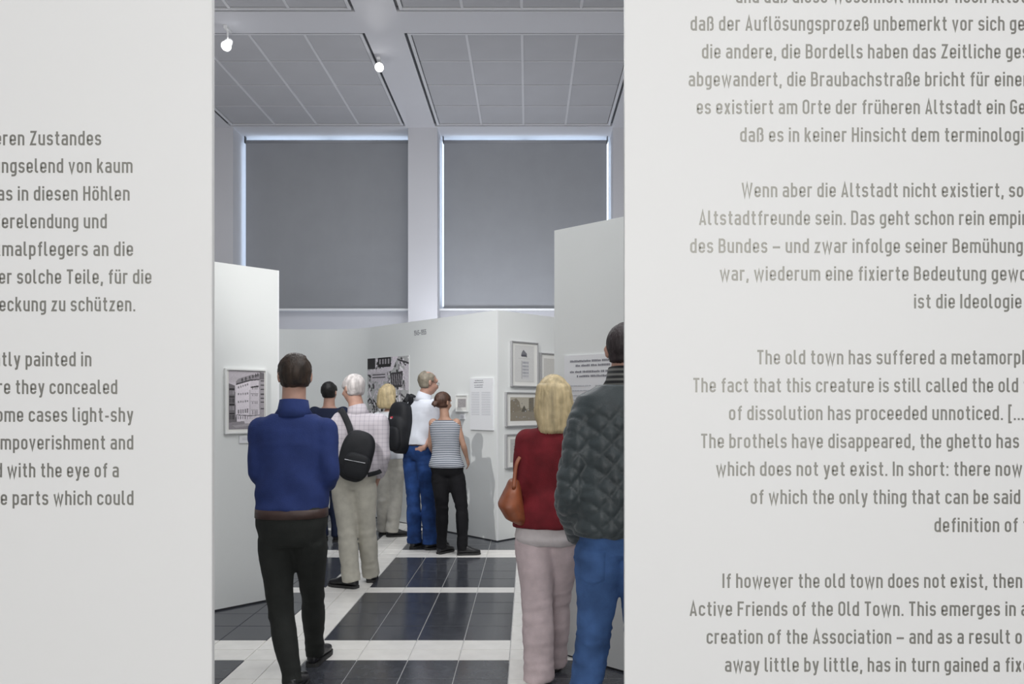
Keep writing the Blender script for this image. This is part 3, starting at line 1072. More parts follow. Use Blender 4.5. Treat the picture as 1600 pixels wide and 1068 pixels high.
def round_path(r, pts, closed):
    out = []
    n = len(pts)
    for i, p in enumerate(pts):
        ri = p[2] if len(p) > 2 else r
        P = Vector((p[0], p[1]))
        if (not closed and i in (0, n - 1)) or ri == 0:
            out.append(P); continue
        a = Vector(pts[i - 1][:2]) - P; b = Vector(pts[(i + 1) % n][:2]) - P
        la, lb = a.length, b.length
        a.normalize(); b.normalize()
        ang = a.angle(b)
        t = min(ri / math.tan(ang / 2), la * .5 if (closed or 0 < i - 1) else la, lb * .5 if (closed or i + 1 < n - 1) else lb)
        rad = t * math.tan(ang / 2)
        c = P + (a + b).normalized() * (rad / math.sin(ang / 2))
        s, e = P + a * t - c, P + b * t - c
        tot = s.angle(e)
        cr = s.x * e.y - s.y * e.x
        for k in range(6):
            th = tot * k / 5 * (1 if cr > 0 else -1)
            out.append(Vector((c.x + s.x * math.cos(th) - s.y * math.sin(th), c.y + s.x * math.sin(th) + s.y * math.cos(th))))
    return out


def stroke(r, pts, closed):
    """outline quads of a stroke"""
    p = round_path(r, pts, closed)
    q = []
    for v in p:
        if not q or (v - q[-1]).length > 1e-4:
            q.append(v)
    if closed and (q[0] - q[-1]).length < 1e-4:
        q.pop()
    n = len(q)
    h = ST / 2
    Lf, Rt = [], []
    for i, v in enumerate(q):
        d0 = (v - q[i - 1]).normalized() if (closed or i > 0) else None
        d1 = (q[(i + 1) % n] - v).normalized() if (closed or i < n - 1) else None
        if d0 is None: d0 = d1
        if d1 is None: d1 = d0
        n0 = Vector((-d0.y, d0.x)); n1 = Vector((-d1.y, d1.x))
        m = (n0 + n1)
        m = m.normalized() if m.length > 1e-5 else n0
        k = h / max(.35, m.dot(n0))
        Lf.append(v + m * k); Rt.append(v - m * k)
    V = []
    for a, b in zip(Lf, Rt):
        V += [a, b]
    Fc = []
    rng = range(n) if closed else range(n - 1)
    for i in rng:
        j = (i + 1) % n
        Fc.append((2 * i, 2 * i + 1, 2 * j + 1, 2 * j))
    return V, Fc


glyph_cache = {}


def glyph(ch):
    if ch not in glyph_cache:
        adv, strokes = GL[ch]
        V, Fc = [], []
        for (r, pts, closed) in strokes:
            v, f = stroke(r, pts, closed)
            v = [Vector((q_.x, q_.y, len(V) * .00000035 + .00002 * (len(V) > 0))) for q_ in v]
            n = len(V)
            V += v; Fc += [tuple(i + n for i in q) for q in f]
        glyph_cache[ch] = (adv, V, Fc)
    return glyph_cache[ch]


def width(s):
    x = 0
    for ch in s:
        x += SPACE + GAP * 0.35 if ch == ' ' else GL[ch][0] + GAP
    return x


def set_text(s, x, base, sx, sy, place, off=Vector((0, -1, 0))):
    """place(u, v) -> world point; returns verts, faces of thin raised letters"""
    V, Fc = [], []
    for ch in s:
        if ch == ' ':
            x += (SPACE + GAP * 0.35) * sx; continue
        adv, gv, gf = glyph(ch)
        n = len(V)
        V += [place(x + p.x * sx, base + p.y * sy) + off * p.z for p in gv]
        Fc += [tuple(i + n for i in q) for q in gf]
        x += (adv + GAP) * sx
    return V, Fc


PY = 1.90        # distance of the two text panels
MP = PY / F      # metres per photo pixel on them
PT = 0.018
# panels
pr = empty('room_screen', at(976, 632, PY) * 1 + Vector((1.1, 0, -EYE)), 'large white text panel on the right with German and English lettering', 'panel', 'free-standing white text panels')
pl = empty('room_screen', at(331, 632, PY) * 1 + Vector((-1.1, 0, -EYE)), 'large white text panel on the left with ragged grey lettering', 'panel', 'free-standing white text panels')
xr0 = (976 - VX) * MP
xl1 = (331 - VX) * MP
for (root, a, b) in ((pr, xr0, xr0 + 2.2), (pl, xl1 - 2.2, xl1)):
    bm = bmesh.new()
    bmesh.ops.create_cube(bm, size=1)
    for v in bm.verts:
        v.co = Vector((a + (b - a) * (v.co.x + .5), PY + PT * (v.co.y + .5), 3.2 * (v.co.z + .5)))
    bmesh.ops.bevel(bm, geom=bm.edges[:], offset=.0015, segments=2, affect='EDGES')
    mk('board', [v.co[:] for v in bm.verts], [[v.index for v in f.verts] for f in bm.faces], M['panel'], root)
    bm.free()


def text_line(root, pre, vis, post, xl, xr, base):
    """vis must span photo pixels xl..xr on the panel"""
    w = width(vis) - GAP
    sx = (xr - xl) / w
    x = xl - width(pre) * sx
    def place(u, v):
        return Vector(((u - VX) * MP, PY - .0004, EYE - (base - v - VY) * MP))
    V, Fc = set_text(pre + vis + post, x, 0, sx, 1.0, place)
    mk('text_line', V, [tuple(reversed(f)) for f in Fc], M['letter'], root)
    return sx


LR = [
    ('', 'und daß diese Wesenheit immer noch', ' Altstadt', 1150, 1541, 4.7),
    ('', 'daß der Auflösungsprozeß unbemerkt vor sich', ' gegangen', 1079, 1569.4, 48),
    ('', 'die andere, die Bordells haben das Zeitliche', ' gesegnet', 1096.8, 1563.3, 91.5),
    ('', 'abgewandert, die Braubachstraße bricht für eine', 'r', 1076, 1596, 134.8),
    ('', 'es existiert am Orte der früheren Altstadt ein', ' Gebilde', 1088.5, 1570, 178.2),
    ('', 'daß es in keiner Hinsicht dem terminologi', 'sch', 1156.5, 1598.8, 221.6),
    ('', 'Wenn aber die Altstadt nicht existiert,', ' so kann', 1158.8, 1568, 308),
    ('', 'Altstadtfreunde sein. Das geht schon rein', ' empirisch', 1092.3, 1537.4, 351.4),
    ('', 'des Bundes – und zwar infolge seiner Bemühung', 'en', 1078.4, 1598, 395),
    ('', 'war, wiederum eine fixierte Bedeutung', ' gewonnen', 1124.8, 1540.8, 438.3),
    ('', 'ist die Ideologie', ' des', 1428.2, 1596, 481.6),
    ('', 'The old town has suffered a', ' metamorphosis.', 1183, 1478.4, 569),
    ('', 'The fact that this creature is still called the old', ' town', 1083, 1590.7, 612.6),
    ('', 'of dissolution has proceeded unnoticed.', ' [...]', 1139, 1566.8, 656),
    ('', 'The brothels have disappeared, the ghetto has', ' been', 1095.2, 1592, 699.7),
    ('', 'which does not yet exist. In short: there now', ' is', 1119, 1596.8, 743.2),
    ('', 'of which the only thing that can be said', ' is', 1172.8, 1594, 787),
    ('', 'definition of', ' the', 1460, 1590, 830.8),
    ('', 'If however the old town does not exist, then', ' the', 1128.8, 1597, 918),
    ('', 'Active Friends of the Old Town. This emerges in', ' all', 1077.6, 1587, 961.7),
    ('', 'creation of the Association – and as a result', ' of', 1104, 1578, 1005.3),
    ('', 'away little by little, has in turn gained a', ' fixed', 1132.8, 1562, 1049),
]
for pre, vis, post, a, b, y in LR:
    text_line(pr, pre, vis, post, a, b, y)
LL = [
    ('früher', 'en Zustandes', '', 15, 158, 227), ('Wohnu', 'ngselend von kaum', '', 3, 207.2, 270), ('was ', 'in diesen Höhlen', '', 28, 202.6, 313.3),
    ('V', 'erelendung und', '', 3, 167, 356.6), ('Denkmalpflegers ', 'an die', '', 146, 208, 399.8), ('oder ', 'solche Teile, für die', '', 26.8, 236.7, 443.2),
    ('Entdeckung ', 'zu schützen.', '', 80.4, 211.4, 486.2),
    ('recently ', 'painted in', '', 40, 142.9, 572), ('where ', 'they concealed', '', 24.4, 183.3, 615.4), ('in some ', 'cases light-shy', '', 45, 208, 658.7),
    ('i', 'mpoverishment and', '', 1, 208.4, 702), ('d ', 'with the eye of a', '', 11.7, 185.7, 745.4), ('the ', 'parts which could', '', 19.7, 208.6, 788.6),
]
for pre, vis, post, a, b, y in LL:
    text_line(pl, pre, vis, post, a, b, y)

# small date sign high on the wedge wall
e = empty('date_lettering', FW.P(FW.w(656), 0, zf(656, 524)), 'small grey year numbers set high on the centre wedge wall', 'sign')
wa_, wb_ = FW.w(647), FW.w(666.5)
s_ = '1945–1955'
sc_ = (wa_ - wb_) / width(s_)
zb_ = zf(656, 523.2)
V, Fc = set_text(s_, 0, 0, sc_, sc_ * 1.25, lambda u, v: FW.P(wa_ - u, .0015, zb_ + v))
mk('numerals', V, Fc, M['ink'], e)

# ================================================================== PEOPLE
UP = Vector((0, 0, 1))


def crom(pts, rad, sub=3):
    """smooth a joint chain"""
    P = [Vector(p) for p in pts]
    n = len(P)
    op, orr = [], []
    for i in range(n - 1):
        p0 = P[max(i - 1, 0)]; p1 = P[i]; p2 = P[i + 1]; p3 = P[min(i + 2, n - 1)]
        for k in range(sub):
            t = k / sub
            op.append(0.5 * ((2 * p1) + (p2 - p0) * t + (2 * p0 - 5 * p1 + 4 * p2 - p3) * t * t + (3 * p1 - p0 - 3 * p2 + p3) * t ** 3))
            orr.append(tuple(rad[i][j] * (1 - t) + rad[i + 1][j] * t for j in (0, 1)))
    op.append(P[-1]); orr.append(rad[-1])
    return op, orr


def limb(a, b, c, prof, ease=0.0, scale=1.0, end=1.0, start=0.0, seg=16):
    """two-segment limb a-b-c; prof is a list of (t 0..2, radius)"""
    a, b, c = Vector(a), Vector(b), Vector(c)
    pts, rad = [], []
    for t, r in prof:
        if t < start: continue
        if t > 1 + end: continue
        p = a.lerp(b, t) if t <= 1 else b.lerp(c, t - 1)
        if 0.85 < t < 1.15:     # soften the joint
            q = (a.lerp(b, .85) + b.lerp(c, .15)) / 2
            p = p.lerp(q, .35)
        pts.append(p); rr_ = r * scale + (ease(t) if callable(ease) else ease)
        rad.append((rr_, rr_))
    tt = 1 + end
    if end < 1:
        last = b.lerp(c, end)
        pts.append(last); rad.append(rad[-1])
    return loft(pts, rad, seg)


LEG = [(0, .080), (.12, .086), (.3, .082), (.5, .073), (.7, .063), (.88, .056), (1, .055), (1.12, .053), (1.3, .056), (1.45, .052), (1.65, .041), (1.85, .034), (2, .035)]
ARM = [(0, .050), (.15, .053), (.35, .047), (.6, .043), (.85, .037), (1, .038), (1.15, .041), (1.35, .038), (1.6, .032), (1.85, .026), (2, .026)]
TOR_M = [(-.06, .12, .085), (0, .150, .105), (.10, .168, .115), (.2, .166, .114), (.33, .160, .108), (.45, .158, .107), (.6, .168, .112), (.74, .182, .115), (.84, .186, .104), (.91, .165, .085), (.96, .10, .068), (1.0, .066, .062)]
TOR_F = [(-.06, .12, .085), (0, .155, .105), (.10, .172, .115), (.2, .160, .108), (.33, .130, .090), (.45, .128, .090), (.6, .142, .105), (.72, .155, .11), (.84, .162, .095), (.91, .145, .078), (.96, .085, .06), (1.0, .055, .053)]


def yaw(deg):
    a = -R(deg)     # positive turns to the viewer's right
    return Vector((math.cos(a), math.sin(a), 0)), Vector((-math.sin(a), math.cos(a), 0))


def torso_rings(sp, table, ez, t0, t1, s, extra=0, widen=1.0):
    P, N = sp['pelvis'], sp['neck']
    X, Y = yaw(sp.get('face', 0))
    Xs, Ys = yaw(sp.get('shoulder_face', sp.get('face', 0)))
    pts, rad, fr = [], [], []
    mid = sp.get('bend', Vector((0, 0, 0)))
    rows = [r for r in table if t0 - 1e-6 <= r[0] <= t1 + 1e-6]
    ts = [r[0] for r in table]
    for tt in (t0, t1):
        if all(abs(tt - r[0]) > 1e-3 for r in rows):
            w = float(np.interp(tt, ts, [r[1] for r in table])); d = float(np.interp(tt, ts, [r[2] for r in table]))
            rows.append((tt, w, d))
    rows.sort()
    for t, w, d in rows:
        p = P.lerp(N, t) + mid * math.sin(math.pi * max(0, min(1, t)))
        back = .018 * s * math.sin(math.pi * max(0, min(1, t)) * 2)     # slight s-curve of the spine
        m = max(0, min(1, t))
        A = (X * (1 - m) + Xs * m).normalized(); B = (Y * (1 - m) + Ys * m).normalized()
        p = p - B * back
        e_ = ez(t) if callable(ez) else ez
        pts.append(p); rad.append((w * s * widen + e_, d * s * (.5 + .5 * widen) + e_)); fr.append((A, B))
    return loft(pts, rad, 26, frames=fr, power=.86)


def hand_solids(W, d, nrm, thumb_side, s=1.0, curl=35):
    """palm with four unequal bent fingers and a thumb; d = direction of fingers, nrm = palm normal"""
    W, d, nrm = Vector(W), Vector(d).normalized(), Vector(nrm)
    nrm = (nrm - d * nrm.dot(d)).normalized()
    sd = d.cross(nrm).normalized() * thumb_side
    out = []
    pts = [W - d * .02 * s, W + d * .012 * s, W + d * .045 * s, W + d * .088 * s]
    rad = [(.026 * s, .020 * s), (.030 * s, .018 * s), (.041 * s, .016 * s), (.040 * s, .012 * s)]
    out.append(loft(pts, rad, 14, frames=(sd, nrm)))
    for k, (off, ln) in enumerate(((.031, .072), (.0105, .082), (-.0105, .076), (-.030, .060))):
        p = W + d * .080 * s + sd * off * s
        pp, rr_ = [p], [(.0098 * s, .0098 * s)]
        dirv = (d + sd * (off * 1.5)).normalized()
        for j, fr in enumerate((.45, .32, .23)):
            a = R(curl * (.5 + .35 * j + .08 * k))
            dv = (dirv * math.cos(a) + nrm * math.sin(a)).normalized()
            p = p + dv * (ln * fr * s)
            pp.append(p); rr_.append(((.0092 - .0009 * j) * s, (.0092 - .0009 * j) * s))
        out.append(loft(pp, rr_, 8))
        out.append(ellipsoid(pp[-1], (.0074 * s,) * 3, seg=8, rings=6))
    p = W + d * .022 * s + sd * .026 * s
    pp = [p, p + (sd * .75 + d * .6 + nrm * .25).normalized() * .035 * s]
    pp.append(pp[-1] + (sd * .35 + d * .9 + nrm * .35).normalized() * .03 * s)
    pp.append(pp[-1] + (d * .9 + nrm * .4).normalized() * .022 * s)
    out.append(loft(pp, [(.015 * s, .013 * s), (.012 * s, .012 * s), (.0105 * s, .0105 * s), (.008 * s, .008 * s)], 9))
    return out


def head_solids(Hc, X, Y, s, female=False, beard=False):
    """Hc middle of the head, X ear-to-ear, Y where the face looks"""
    Z = Y.cross(X) * -1
    def q(x, y, z):
        return Hc + X * (x * s) + Y * (y * s) + Z * (z * s)
    ax = (X, Y, Z)
    k = .95 if female else 1.0
    out = [ellipsoid(q(0, -.018, .028), (.074 * s, .093 * s, .084 * s), ax, 24, 16),
           ellipsoid(q(0, .022, -.025), (.061 * k * s, .070 * s, .078 * s), ax, 22, 14),
           ellipsoid(q(0, .044, -.078), (.033 * k * s, .034 * s, .030 * s), ax, 14, 10),
           ellipsoid(q(0, .070, .035), (.050 * s, .018 * s, .022 * s), ax, 14, 10)]
    out.append(loft([q(0, .078, .018), q(0, .096, -.012), q(0, .108, -.030), q(0, .088, -.042)],
                    [(.008 * s, .010 * s), (.011 * s, .013 * s), (.017 * s, .012 * s), (.014 * s, .008 * s)], 10, frames=(X, Z)))
    out.append(ellipsoid(q(0, .082, -.056), (.024 * s, .011 * s, .0055 * s), ax, 12, 8))
    out.append(ellipsoid(q(0, .080, -.066), (.020 * s, .012 * s, .006 * s), ax, 12, 8))
    for sg in (-1, 1):
        out.append(ellipsoid(q(sg * .033, .070, -.022), (.022 * s, .017 * s, .018 * s), ax, 12, 8))
        out.append(ellipsoid(q(sg * .077, -.012, -.004), (.010 * s, .019 * s, .031 * s), (X, (Y - X * sg * .35).normalized(), Z), 12, 10))
        out.append(ellipsoid(q(sg * .082, -.020, .004), (.008 * s, .012 * s, .022 * s), (X, (Y - X * sg * .5).normalized(), Z), 12, 8))
    return out, q, ax


def hair_mesh(name, q, ax, Hc, s, style, mat, parent, neck=None):
    X, Y, Z = ax
    sol = [ellipsoid(q(0, -.018, .028), (.074 * s, .093 * s, .084 * s), ax, 24, 16),
           ellipsoid(q(0, -.01, -.015), (.066 * s, .080 * s, .070 * s), ax, 22, 14)]
    if style == 'bob' or style == 'long':
        drop = .15 if style == 'bob' else .19
        zs = [.06, .02, -.03, -.08, -.12, -drop]
        pts = [q(0, -.028 - .012 * i, z) for i, z in enumerate(zs)]
        rd = [(.078 * s, .085 * s), (.086 * s, .080 * s), (.093 * s, .068 * s), (.096 * s, .056 * s), (.090 * s, .044 * s), (.070 * s, .026 * s)]
        sol.append(loft(pts, rd, 24, frames=(X, Y), power=.9))
    if style == 'bun':
        sol.append(ellipsoid(q(-.005, -.115, -.035), (.030 * s, .034 * s, .032 * s), ax, 16, 12))
        sol.append(loft([q(0, -.115, -.045), q(-.015, -.125, -.09), q(-.03, -.115, -.13)], [(.022 * s, .016 * s), (.018 * s, .013 * s), (.006 * s, .005 * s)], 10))
    co, no, fc = fuse(sol, .0075 * s, 3)
    hc = np.array(Hc)
    A = np.array([list(X), list(Y), list(Z)])
    lc = (co - hc) @ A.T / s
    x, y, z = lc[:, 0], lc[:, 1], lc[:, 2]
    # hairline: 1 where hair grows, 0 on face and neck
    if style in ('bob', 'long'):
        line = np.where(y > .03, .050, np.where(y > 0, .0, -.3))
        edge = (z - line) / .02 + np.where(np.abs(x) > .062, .6, 0) * (y < .06)
        thick = .016
    elif style == 'bun':
        line = np.where(y > .035, .052, np.where(y > -.005, .012, -.055))
        edge = (z - line) / .014
        thick = .010
    elif style == 'receding':
        line = np.where(y > .02, .075, np.where(y > -.02, .006, -.062))
        edge = (z - line) / .014
        bald = (z > .085) & (y > -.055) & (np.abs(x) < .045)
        edge = np.where(bald, -1, edge)
        thick = .011
    else:
        line = np.where(y > .035, .056, np.where(y > -.012, .004, -.058))
        edge = (z - line) / .014
        thick = .012 if style == 'short' else .007
    edge = edge + .55 * wav(lc, 45, 21)
    g_ = np.clip(edge, -1, 1) * .5 + .5
    ang = np.arctan2(x, -y - .02)
    strands = .0022 * np.sin(ang * 34 + 6 * wav(lc, 22, 3)) + .0022 * wav(lc, 60, 5)
    if style in ('short', 'receding'):
        strands = .0045 * wav(lc, 70, 7) + .0015 * np.sin(ang * 50)
    dsp = (g_ * (thick + strands) - (1 - g_) * .016) * s
    co = co + no * dsp[:, None]
    keep = g_ > .12
    idx = -np.ones(len(co), int)
    fk = [f for f in fc if any(keep[i] for i in f)]
    used = sorted({i for f in fk for i in f})
    idx[used] = range(len(used))
    return mk(name, co[used], [tuple(idx[i] for i in f) for f in fk], mat, parent, True)


def shoe(ankle, toe_deg, s, mat, sole_mat, parent, ground=0.0, lift=0.0, style='shoe', length=.285):
    X, Y = yaw(toe_deg)
    heel = Vector((ankle[0], ankle[1], ground + lift)) - Y * .065 * s
    st = [(.004, .020, .050), (.02, .033, .072), (.06, .037, .092), (.105, .037, .098), (.15, .042, .080), (.19, .047, .060), (.225, .046, .050), (.26, .036, .042), (.283, .014, .030)]
    k = length / .285
    pts, rad = [], []
    for t, w, h in st:
        pts.append(heel + Y * t * k * s + UP * (.014 + h * .5) * s); rad.append((w * s, h * .5 * s))
    sol = [loft(pts, rad, 18, frames=(X, UP), power=.8)]
    top = .135 if style == 'boot' else .100
    a = Vector((ankle[0], ankle[1], 0))
    sol.append(loft([a + UP * (ground + lift + .05 * s), a + UP * (ground + lift + top * s)], [(.038 * s, .050 * s), (.038 * s, .044 * s)], 16, frames=(X, Y)))
    co, no, fc = fuse(sol, .008, 3)
    up = mk('shoe', co, fc, mat, parent, True)
    m = MB()
    out = []
    for t, w, h in st:
        out.append((t, w + .004))
    ring = [(w_, t_) for t_, w_ in out] + [(-w_, t_) for t_, w_ in reversed(out)]
    V = []
    for z in (0.001, .022):
        for (w_, t_) in ring:
            V.append(heel + X * w_ * s + Y * t_ * k * s + UP * (z * s))
    n = len(ring)
    Fc = [tuple(range(n))[::-1], tuple(range(n, 2 * n))] + [(i, (i + 1) % n, (i + 1) % n + n, i + n) for i in range(n)]
    m.add(V, Fc)
    m.build('sole', sole_mat, up)
    return up


def cloth(name, solids, mat, parent, voxel=.011, folds=None, iters=5):
    co, no, fc = fuse(solids, voxel, iters)
    if folds is not None:
        co = co + no * folds(co)[:, None]
    return mk(name, co, fc, mat, parent, True)


def human(sp):
    """sp holds world-space joints; builds body, clothes, hair, shoes under one Empty"""
    s = sp['H'] / 1.76
    fem = sp.get('female', False)
    tab = TOR_F if fem else TOR_M
    root = empty('person', (sp['pelvis'].x, sp['pelvis'].y, 0), sp['label'], 'person', 'visitors in the exhibition')
    j = sp
    X, Y = yaw(sp.get('face', 0)); HX, HY = yaw(sp.get('head_face', sp.get('face', 0)))
    nod = R(sp.get('nod', 0))
    HYn = (HY * math.cos(nod) - UP * math.sin(nod)).normalized()
    sol = []
    hs, q, ax = head_solids(j['head'], HX, HYn, s, fem)
    sol += hs
    nk = .050 if fem else .060
    sol.append(loft([j['neck'] - UP * .03 * s, j['neck'].lerp(j['head'], .4) , j['head'] - UP * .02 * s], [(nk * 1.15 * s, nk * 1.1 * s), (nk * s, nk * s), (nk * s, nk * s)], 16))
    sol.append(torso_rings(sp, tab, -.004, -.06, 1.0, s))
    lw = sp.get('leg_w', 1.0)
    for k in ('l', 'r'):
        hip, kn, an = j['hip_' + k], j['knee_' + k], j['ank_' + k]
        sol.append(limb(hip, kn, an, LEG, -.006, s * lw * (.98 if fem else 1)))
        tx, ty = yaw(j['toe_' + k])
        a = Vector((an.x, an.y, an.z))
        sol.append(loft([a - ty * .045 * s - UP * .035 * s, a - UP * .025 * s + ty * .01, a + ty * .12 * s - UP * .055 * s, a + ty * .18 * s - UP * .06 * s],
                        [(.022 * s, .024 * s), (.028 * s, .034 * s), (.034 * s, .016 * s), (.022 * s, .010 * s)], 12, frames=(tx, UP)))
        sh, el, wr = j['sh_' + k], j['el_' + k], j['wr_' + k]
        sol.append(ellipsoid(sh, (.052 * s, .052 * s, .055 * s), None, 14, 10))
        sol.append(limb(sh, el, wr, ARM, -.002, s * (.88 if fem else 1.0)))
        d = sp.get('hd_' + k, (wr - el).normalized())
        sol += hand_solids(wr, d, sp.get('pn_' + k, Vector((1 if k == 'l' else -1, .2, 0))), -1 if k == 'l' else 1, s * (.9 if fem else 1), sp.get('curl', 40))
    co, no, fc = fuse(sol, .0085, 2)
    mk('body', co, fc, sp.get('skin', M['skin']), root, True)
    for sg in (-1, 1):
        v, f = ellipsoid(q(sg * .031, .074, .0), (.012 * s,) * 3, ax, 12, 8)
        mk('eye', v, f, M['eye'], root, True)
    # trousers
    el_ = sp.get('leg_ease', .014)
    fl = sp.get('flare', .012)
    def lease(t):
        return el_ + (fl * max(0, (t - 1.1) / .9)) + (sp.get('cuff', .006) if t > 1.7 else 0)
    wt = sp.get('waist_t', .26)
    tsol = [torso_rings(sp, tab, sp.get('hip_ease', .014), -.06, wt, s)]
    for k in ('l', 'r'):
        hip, kn, an = j['hip_' + k], j['knee_' + k], j['ank_' + k]
        prof = [(t, r) for t, r in LEG]
        end = Vector((an.x, an.y, an.z)) - UP * sp.get('hem_drop', .035) * s
        tsol.append(limb(hip, kn, end, prof, lease, s * lw))
    kz = (j['knee_l'].z + j['knee_r'].z) / 2
    az = min(j['ank_l'].z, j['ank_r'].z)
    hz = j['hip_l'].z
    fa = sp.get('fold', .0035)
    def tfold(co):
        z = co[:, 2]
        w = .35 + 1.2 * np.exp(-((z - kz) / .10) ** 2) + 1.5 * np.exp(-((z - az - .05) / .09) ** 2) + .8 * np.exp(-((z - hz + .06) / .07) ** 2)
        pk = np.zeros(len(co))
        for (x0, x1, z0, z1) in []:
            dd = np.minimum(np.minimum(co[:, 0] - x0, x1 - co[:, 0]), np.minimum(z1 - co[:, 2], co[:, 2] - z0 - .35 * np.abs(co[:, 0] - (x0 + x1) / 2)))
            pk += (np.clip(dd / .006, -1, 1) * .5 + .5) * .0045 * (co[:, 1] < j['pelvis'].y)
        return pk + fa * w * (.7 * (1 - 1.6 * np.abs(wav(co, 20, sp['seed'], 2, (1, 1, 2.4)))) + .6 * wav(co, 16, sp['seed'] + 1, 2, (1.8, 1.8, .5)))
    tr = cloth('trousers', tsol, sp['m_leg'], root, .011, tfold)
    if sp.get('pockets'):
        from mathutils.bvhtree import BVHTree
        wco = [v.co + root.location for v in tr.data.vertices]
        bvh = BVHTree.FromPolygons(wco, [tuple(p.vertices) for p in tr.data.polygons])
        for (x0, x1, z0, z1) in sp['pockets']:
            V, Fc = [], []
            nx_, nz_ = 12, 14
            for b in range(nz_ + 1):
                for a in range(nx_ + 1):
                    u = a / nx_
                    x = x0 + (x1 - x0) * u
                    zb = z0 + .22 * abs(u - .5) * (z1 - z0) - .01
                    z = zb + (z1 - zb) * b / nz_
                    h = bvh.ray_cast(Vector((x, sp['pelvis'].y - 1, z)), Vector((0, 1, 0)))[0]
                    rim = .0075 if 0 < a < nx_ and 0 < b < nz_ else -.002
                    V.append(Vector((x, (h.y if h else sp['pelvis'].y) - rim, z)))
            for b in range(nz_):
                for a in range(nx_):
                    q_ = b * (nx_ + 1) + a
                    Fc.append((q_, q_ + 1, q_ + nx_ + 2, q_ + nx_ + 1))
            mk('back_pocket', V, Fc, sp['m_leg'], tr, True)
    # upper garment
    hem = sp.get('hem_t', .2)
    ez = sp.get('top_ease', .018)
    if sp.get('hem_flare'):
        bt = ez; fl2 = sp['hem_flare']
        ez = lambda t: bt + fl2 * max(0, (.45 - t) / .45)
    topt = sp.get('top_t', .97)
    ssol = [torso_rings(sp, tab, ez, hem, topt, s, widen=sp.get('widen', 1.0))]
    sl = sp.get('sleeve', 2.0)
    se = sp.get('sleeve_ease', .014)
    if sl > 0:
        for k in ('l', 'r'):
            sh, el, wr = j['sh_' + k], j['el_' + k], j['wr_' + k]
            ssol.append(ellipsoid(sh, tuple((.054 * s + se,) * 3), None, 14, 10))
            prof = [(t, r) for t, r in ARM if t <= sl]
            ssol.append(limb(sh, el, wr, prof, se, s, end=1.0 if sl >= 1 else 0))
    ez_ = (j['el_l'].z + j['el_r'].z) / 2
    pz = j['pelvis'].z; nz = j['neck'].z
    fs = sp.get('top_fold', .007) * .8
    pelx = j['pelvis'].x
    def sfold(co):
        z = co[:, 2]; t = (z - pz) / (nz - pz)
        w = .5 + 1.1 * np.exp(-((t - .3) / .16) ** 2) + .5 * np.exp(-((z - ez_) / .07) ** 2) + .5 * np.exp(-((t - .8) / .08) ** 2)
        c2 = co.copy(); c2[:, 0] = np.abs(co[:, 0] - pelx)
        diag = np.sin((c2[:, 2] * 34 + c2[:, 0] * 22) + 2.6 * wav(co, 8, sp['seed'] + 4, 2))
        f = fs * w * (.55 * wav(co, 20, sp['seed'] + 2, 2, (1.2, 1.2, 1.0)) + .40 * diag * (t < .75))
        if sp.get('quilt'):
            a = (co[:, 0] - pelx); b = co[:, 2]; cc = co[:, 1] - j['pelvis'].y
            u = (a + cc * .9)
            p = .068
            d1 = np.abs(np.sin(np.pi * (u / p + b / (p * 1.35)))); d2 = np.abs(np.sin(np.pi * (u / p - b / (p * 1.35))))
            f = f + (.015 * (np.minimum(d1, d2) ** .45) - .010) * np.clip((.88 - t) / .08, 0, 1)
        return f
    cloth(sp.get('top_name', 'shirt'), ssol, sp['m_top'], root, .0095 if sp.get('quilt') else .011, sfold, 4)
    # collar
    if sp.get('collar'):
        N = j['neck']; c = sp['collar']
        dirn = (j['head'] - N).normalized()
        v, f = loft([N - UP * .035 * s, N + dirn * .004, N + dirn * c * s], [((nk + .045) * s, (nk + .036) * s), ((nk + .020) * s, (nk + .020) * s), ((nk + .012) * s, (nk + .012) * s)], 24)
        mk('collar', v, f, sp.get('m_collar', sp['m_top']), root, True)
    if sp.get('belt'):
        t = sp['belt']
        v, f = torso_rings(sp, tab, sp.get('hip_ease', .014) + .004, t, t + .07, s)
        mk('belt', v, f, M['belt'], root, True)
    hair_mesh('hair', q, ax, j['head'], s, sp['hair'], sp['m_hair'], root)
    for k in ('l', 'r'):
        shoe(j['ank_' + k], j['toe_' + k], s, sp['m_shoe'], sp.get('m_sole', M['sole']), root, 0.0, max(0, j['ank_' + k].z - .09 * s), sp.get('shoe', 'shoe'), .285 if not fem else .262)
    return root, q, ax, s


def cl(name, col, rough=.85, nz=.12, sc=14, bp=.25, bs=260, st=(1, 1, 1), sheen=0.0, spec=.3):
    return plain(name, col, rough, nz, sc, bp, bs, spec=spec, stretch=st, sheen=sheen)


M['sole'] = plain('rubber_sole', (.03, .03, .03), .7)
M['belt'] = plain('leather_belt', (.055, .03, .025), .5, .15, 30)
M['black_leather'] = plain('black_leather', (.012, .012, .014), .32, .1, 30, .1, 90)
M['blue_shirt'] = cl('blue_shirt_cloth', (.022, .040, .150))
M['dark_trouser'] = cl('charcoal_trouser_cloth', (.022, .024, .022))
M['navy_tee'] = cl('navy_cloth', (.012, .018, .045))
M['navy_denim'] = cl('navy_denim', (.018, .026, .06))
M['khaki'] = cl('khaki_cloth', (.54, .52, .45))
M['beige'] = cl('beige_cloth', (.60, .58, .52))
M['plaid'] = plaid('pale_checked_cloth', (.56, .52, .56), (.40, .37, .42))
M['white_shirt'] = cl('white_shirt_cloth', (.70, .73, .80), .8, .03)
M['white_top'] = cl('white_top_cloth', (.74, .76, .80), .8, .03)
M['denim'] = cl('blue_denim', (.016, .050, .175), .85, .45, 9, .3, 300)
M['jeans'] = cl('washed_denim', (.058, .125, .30), .85, .45, 6, .3, 300)
M['black_cloth'] = cl('black_cloth', (.008, .008, .010))
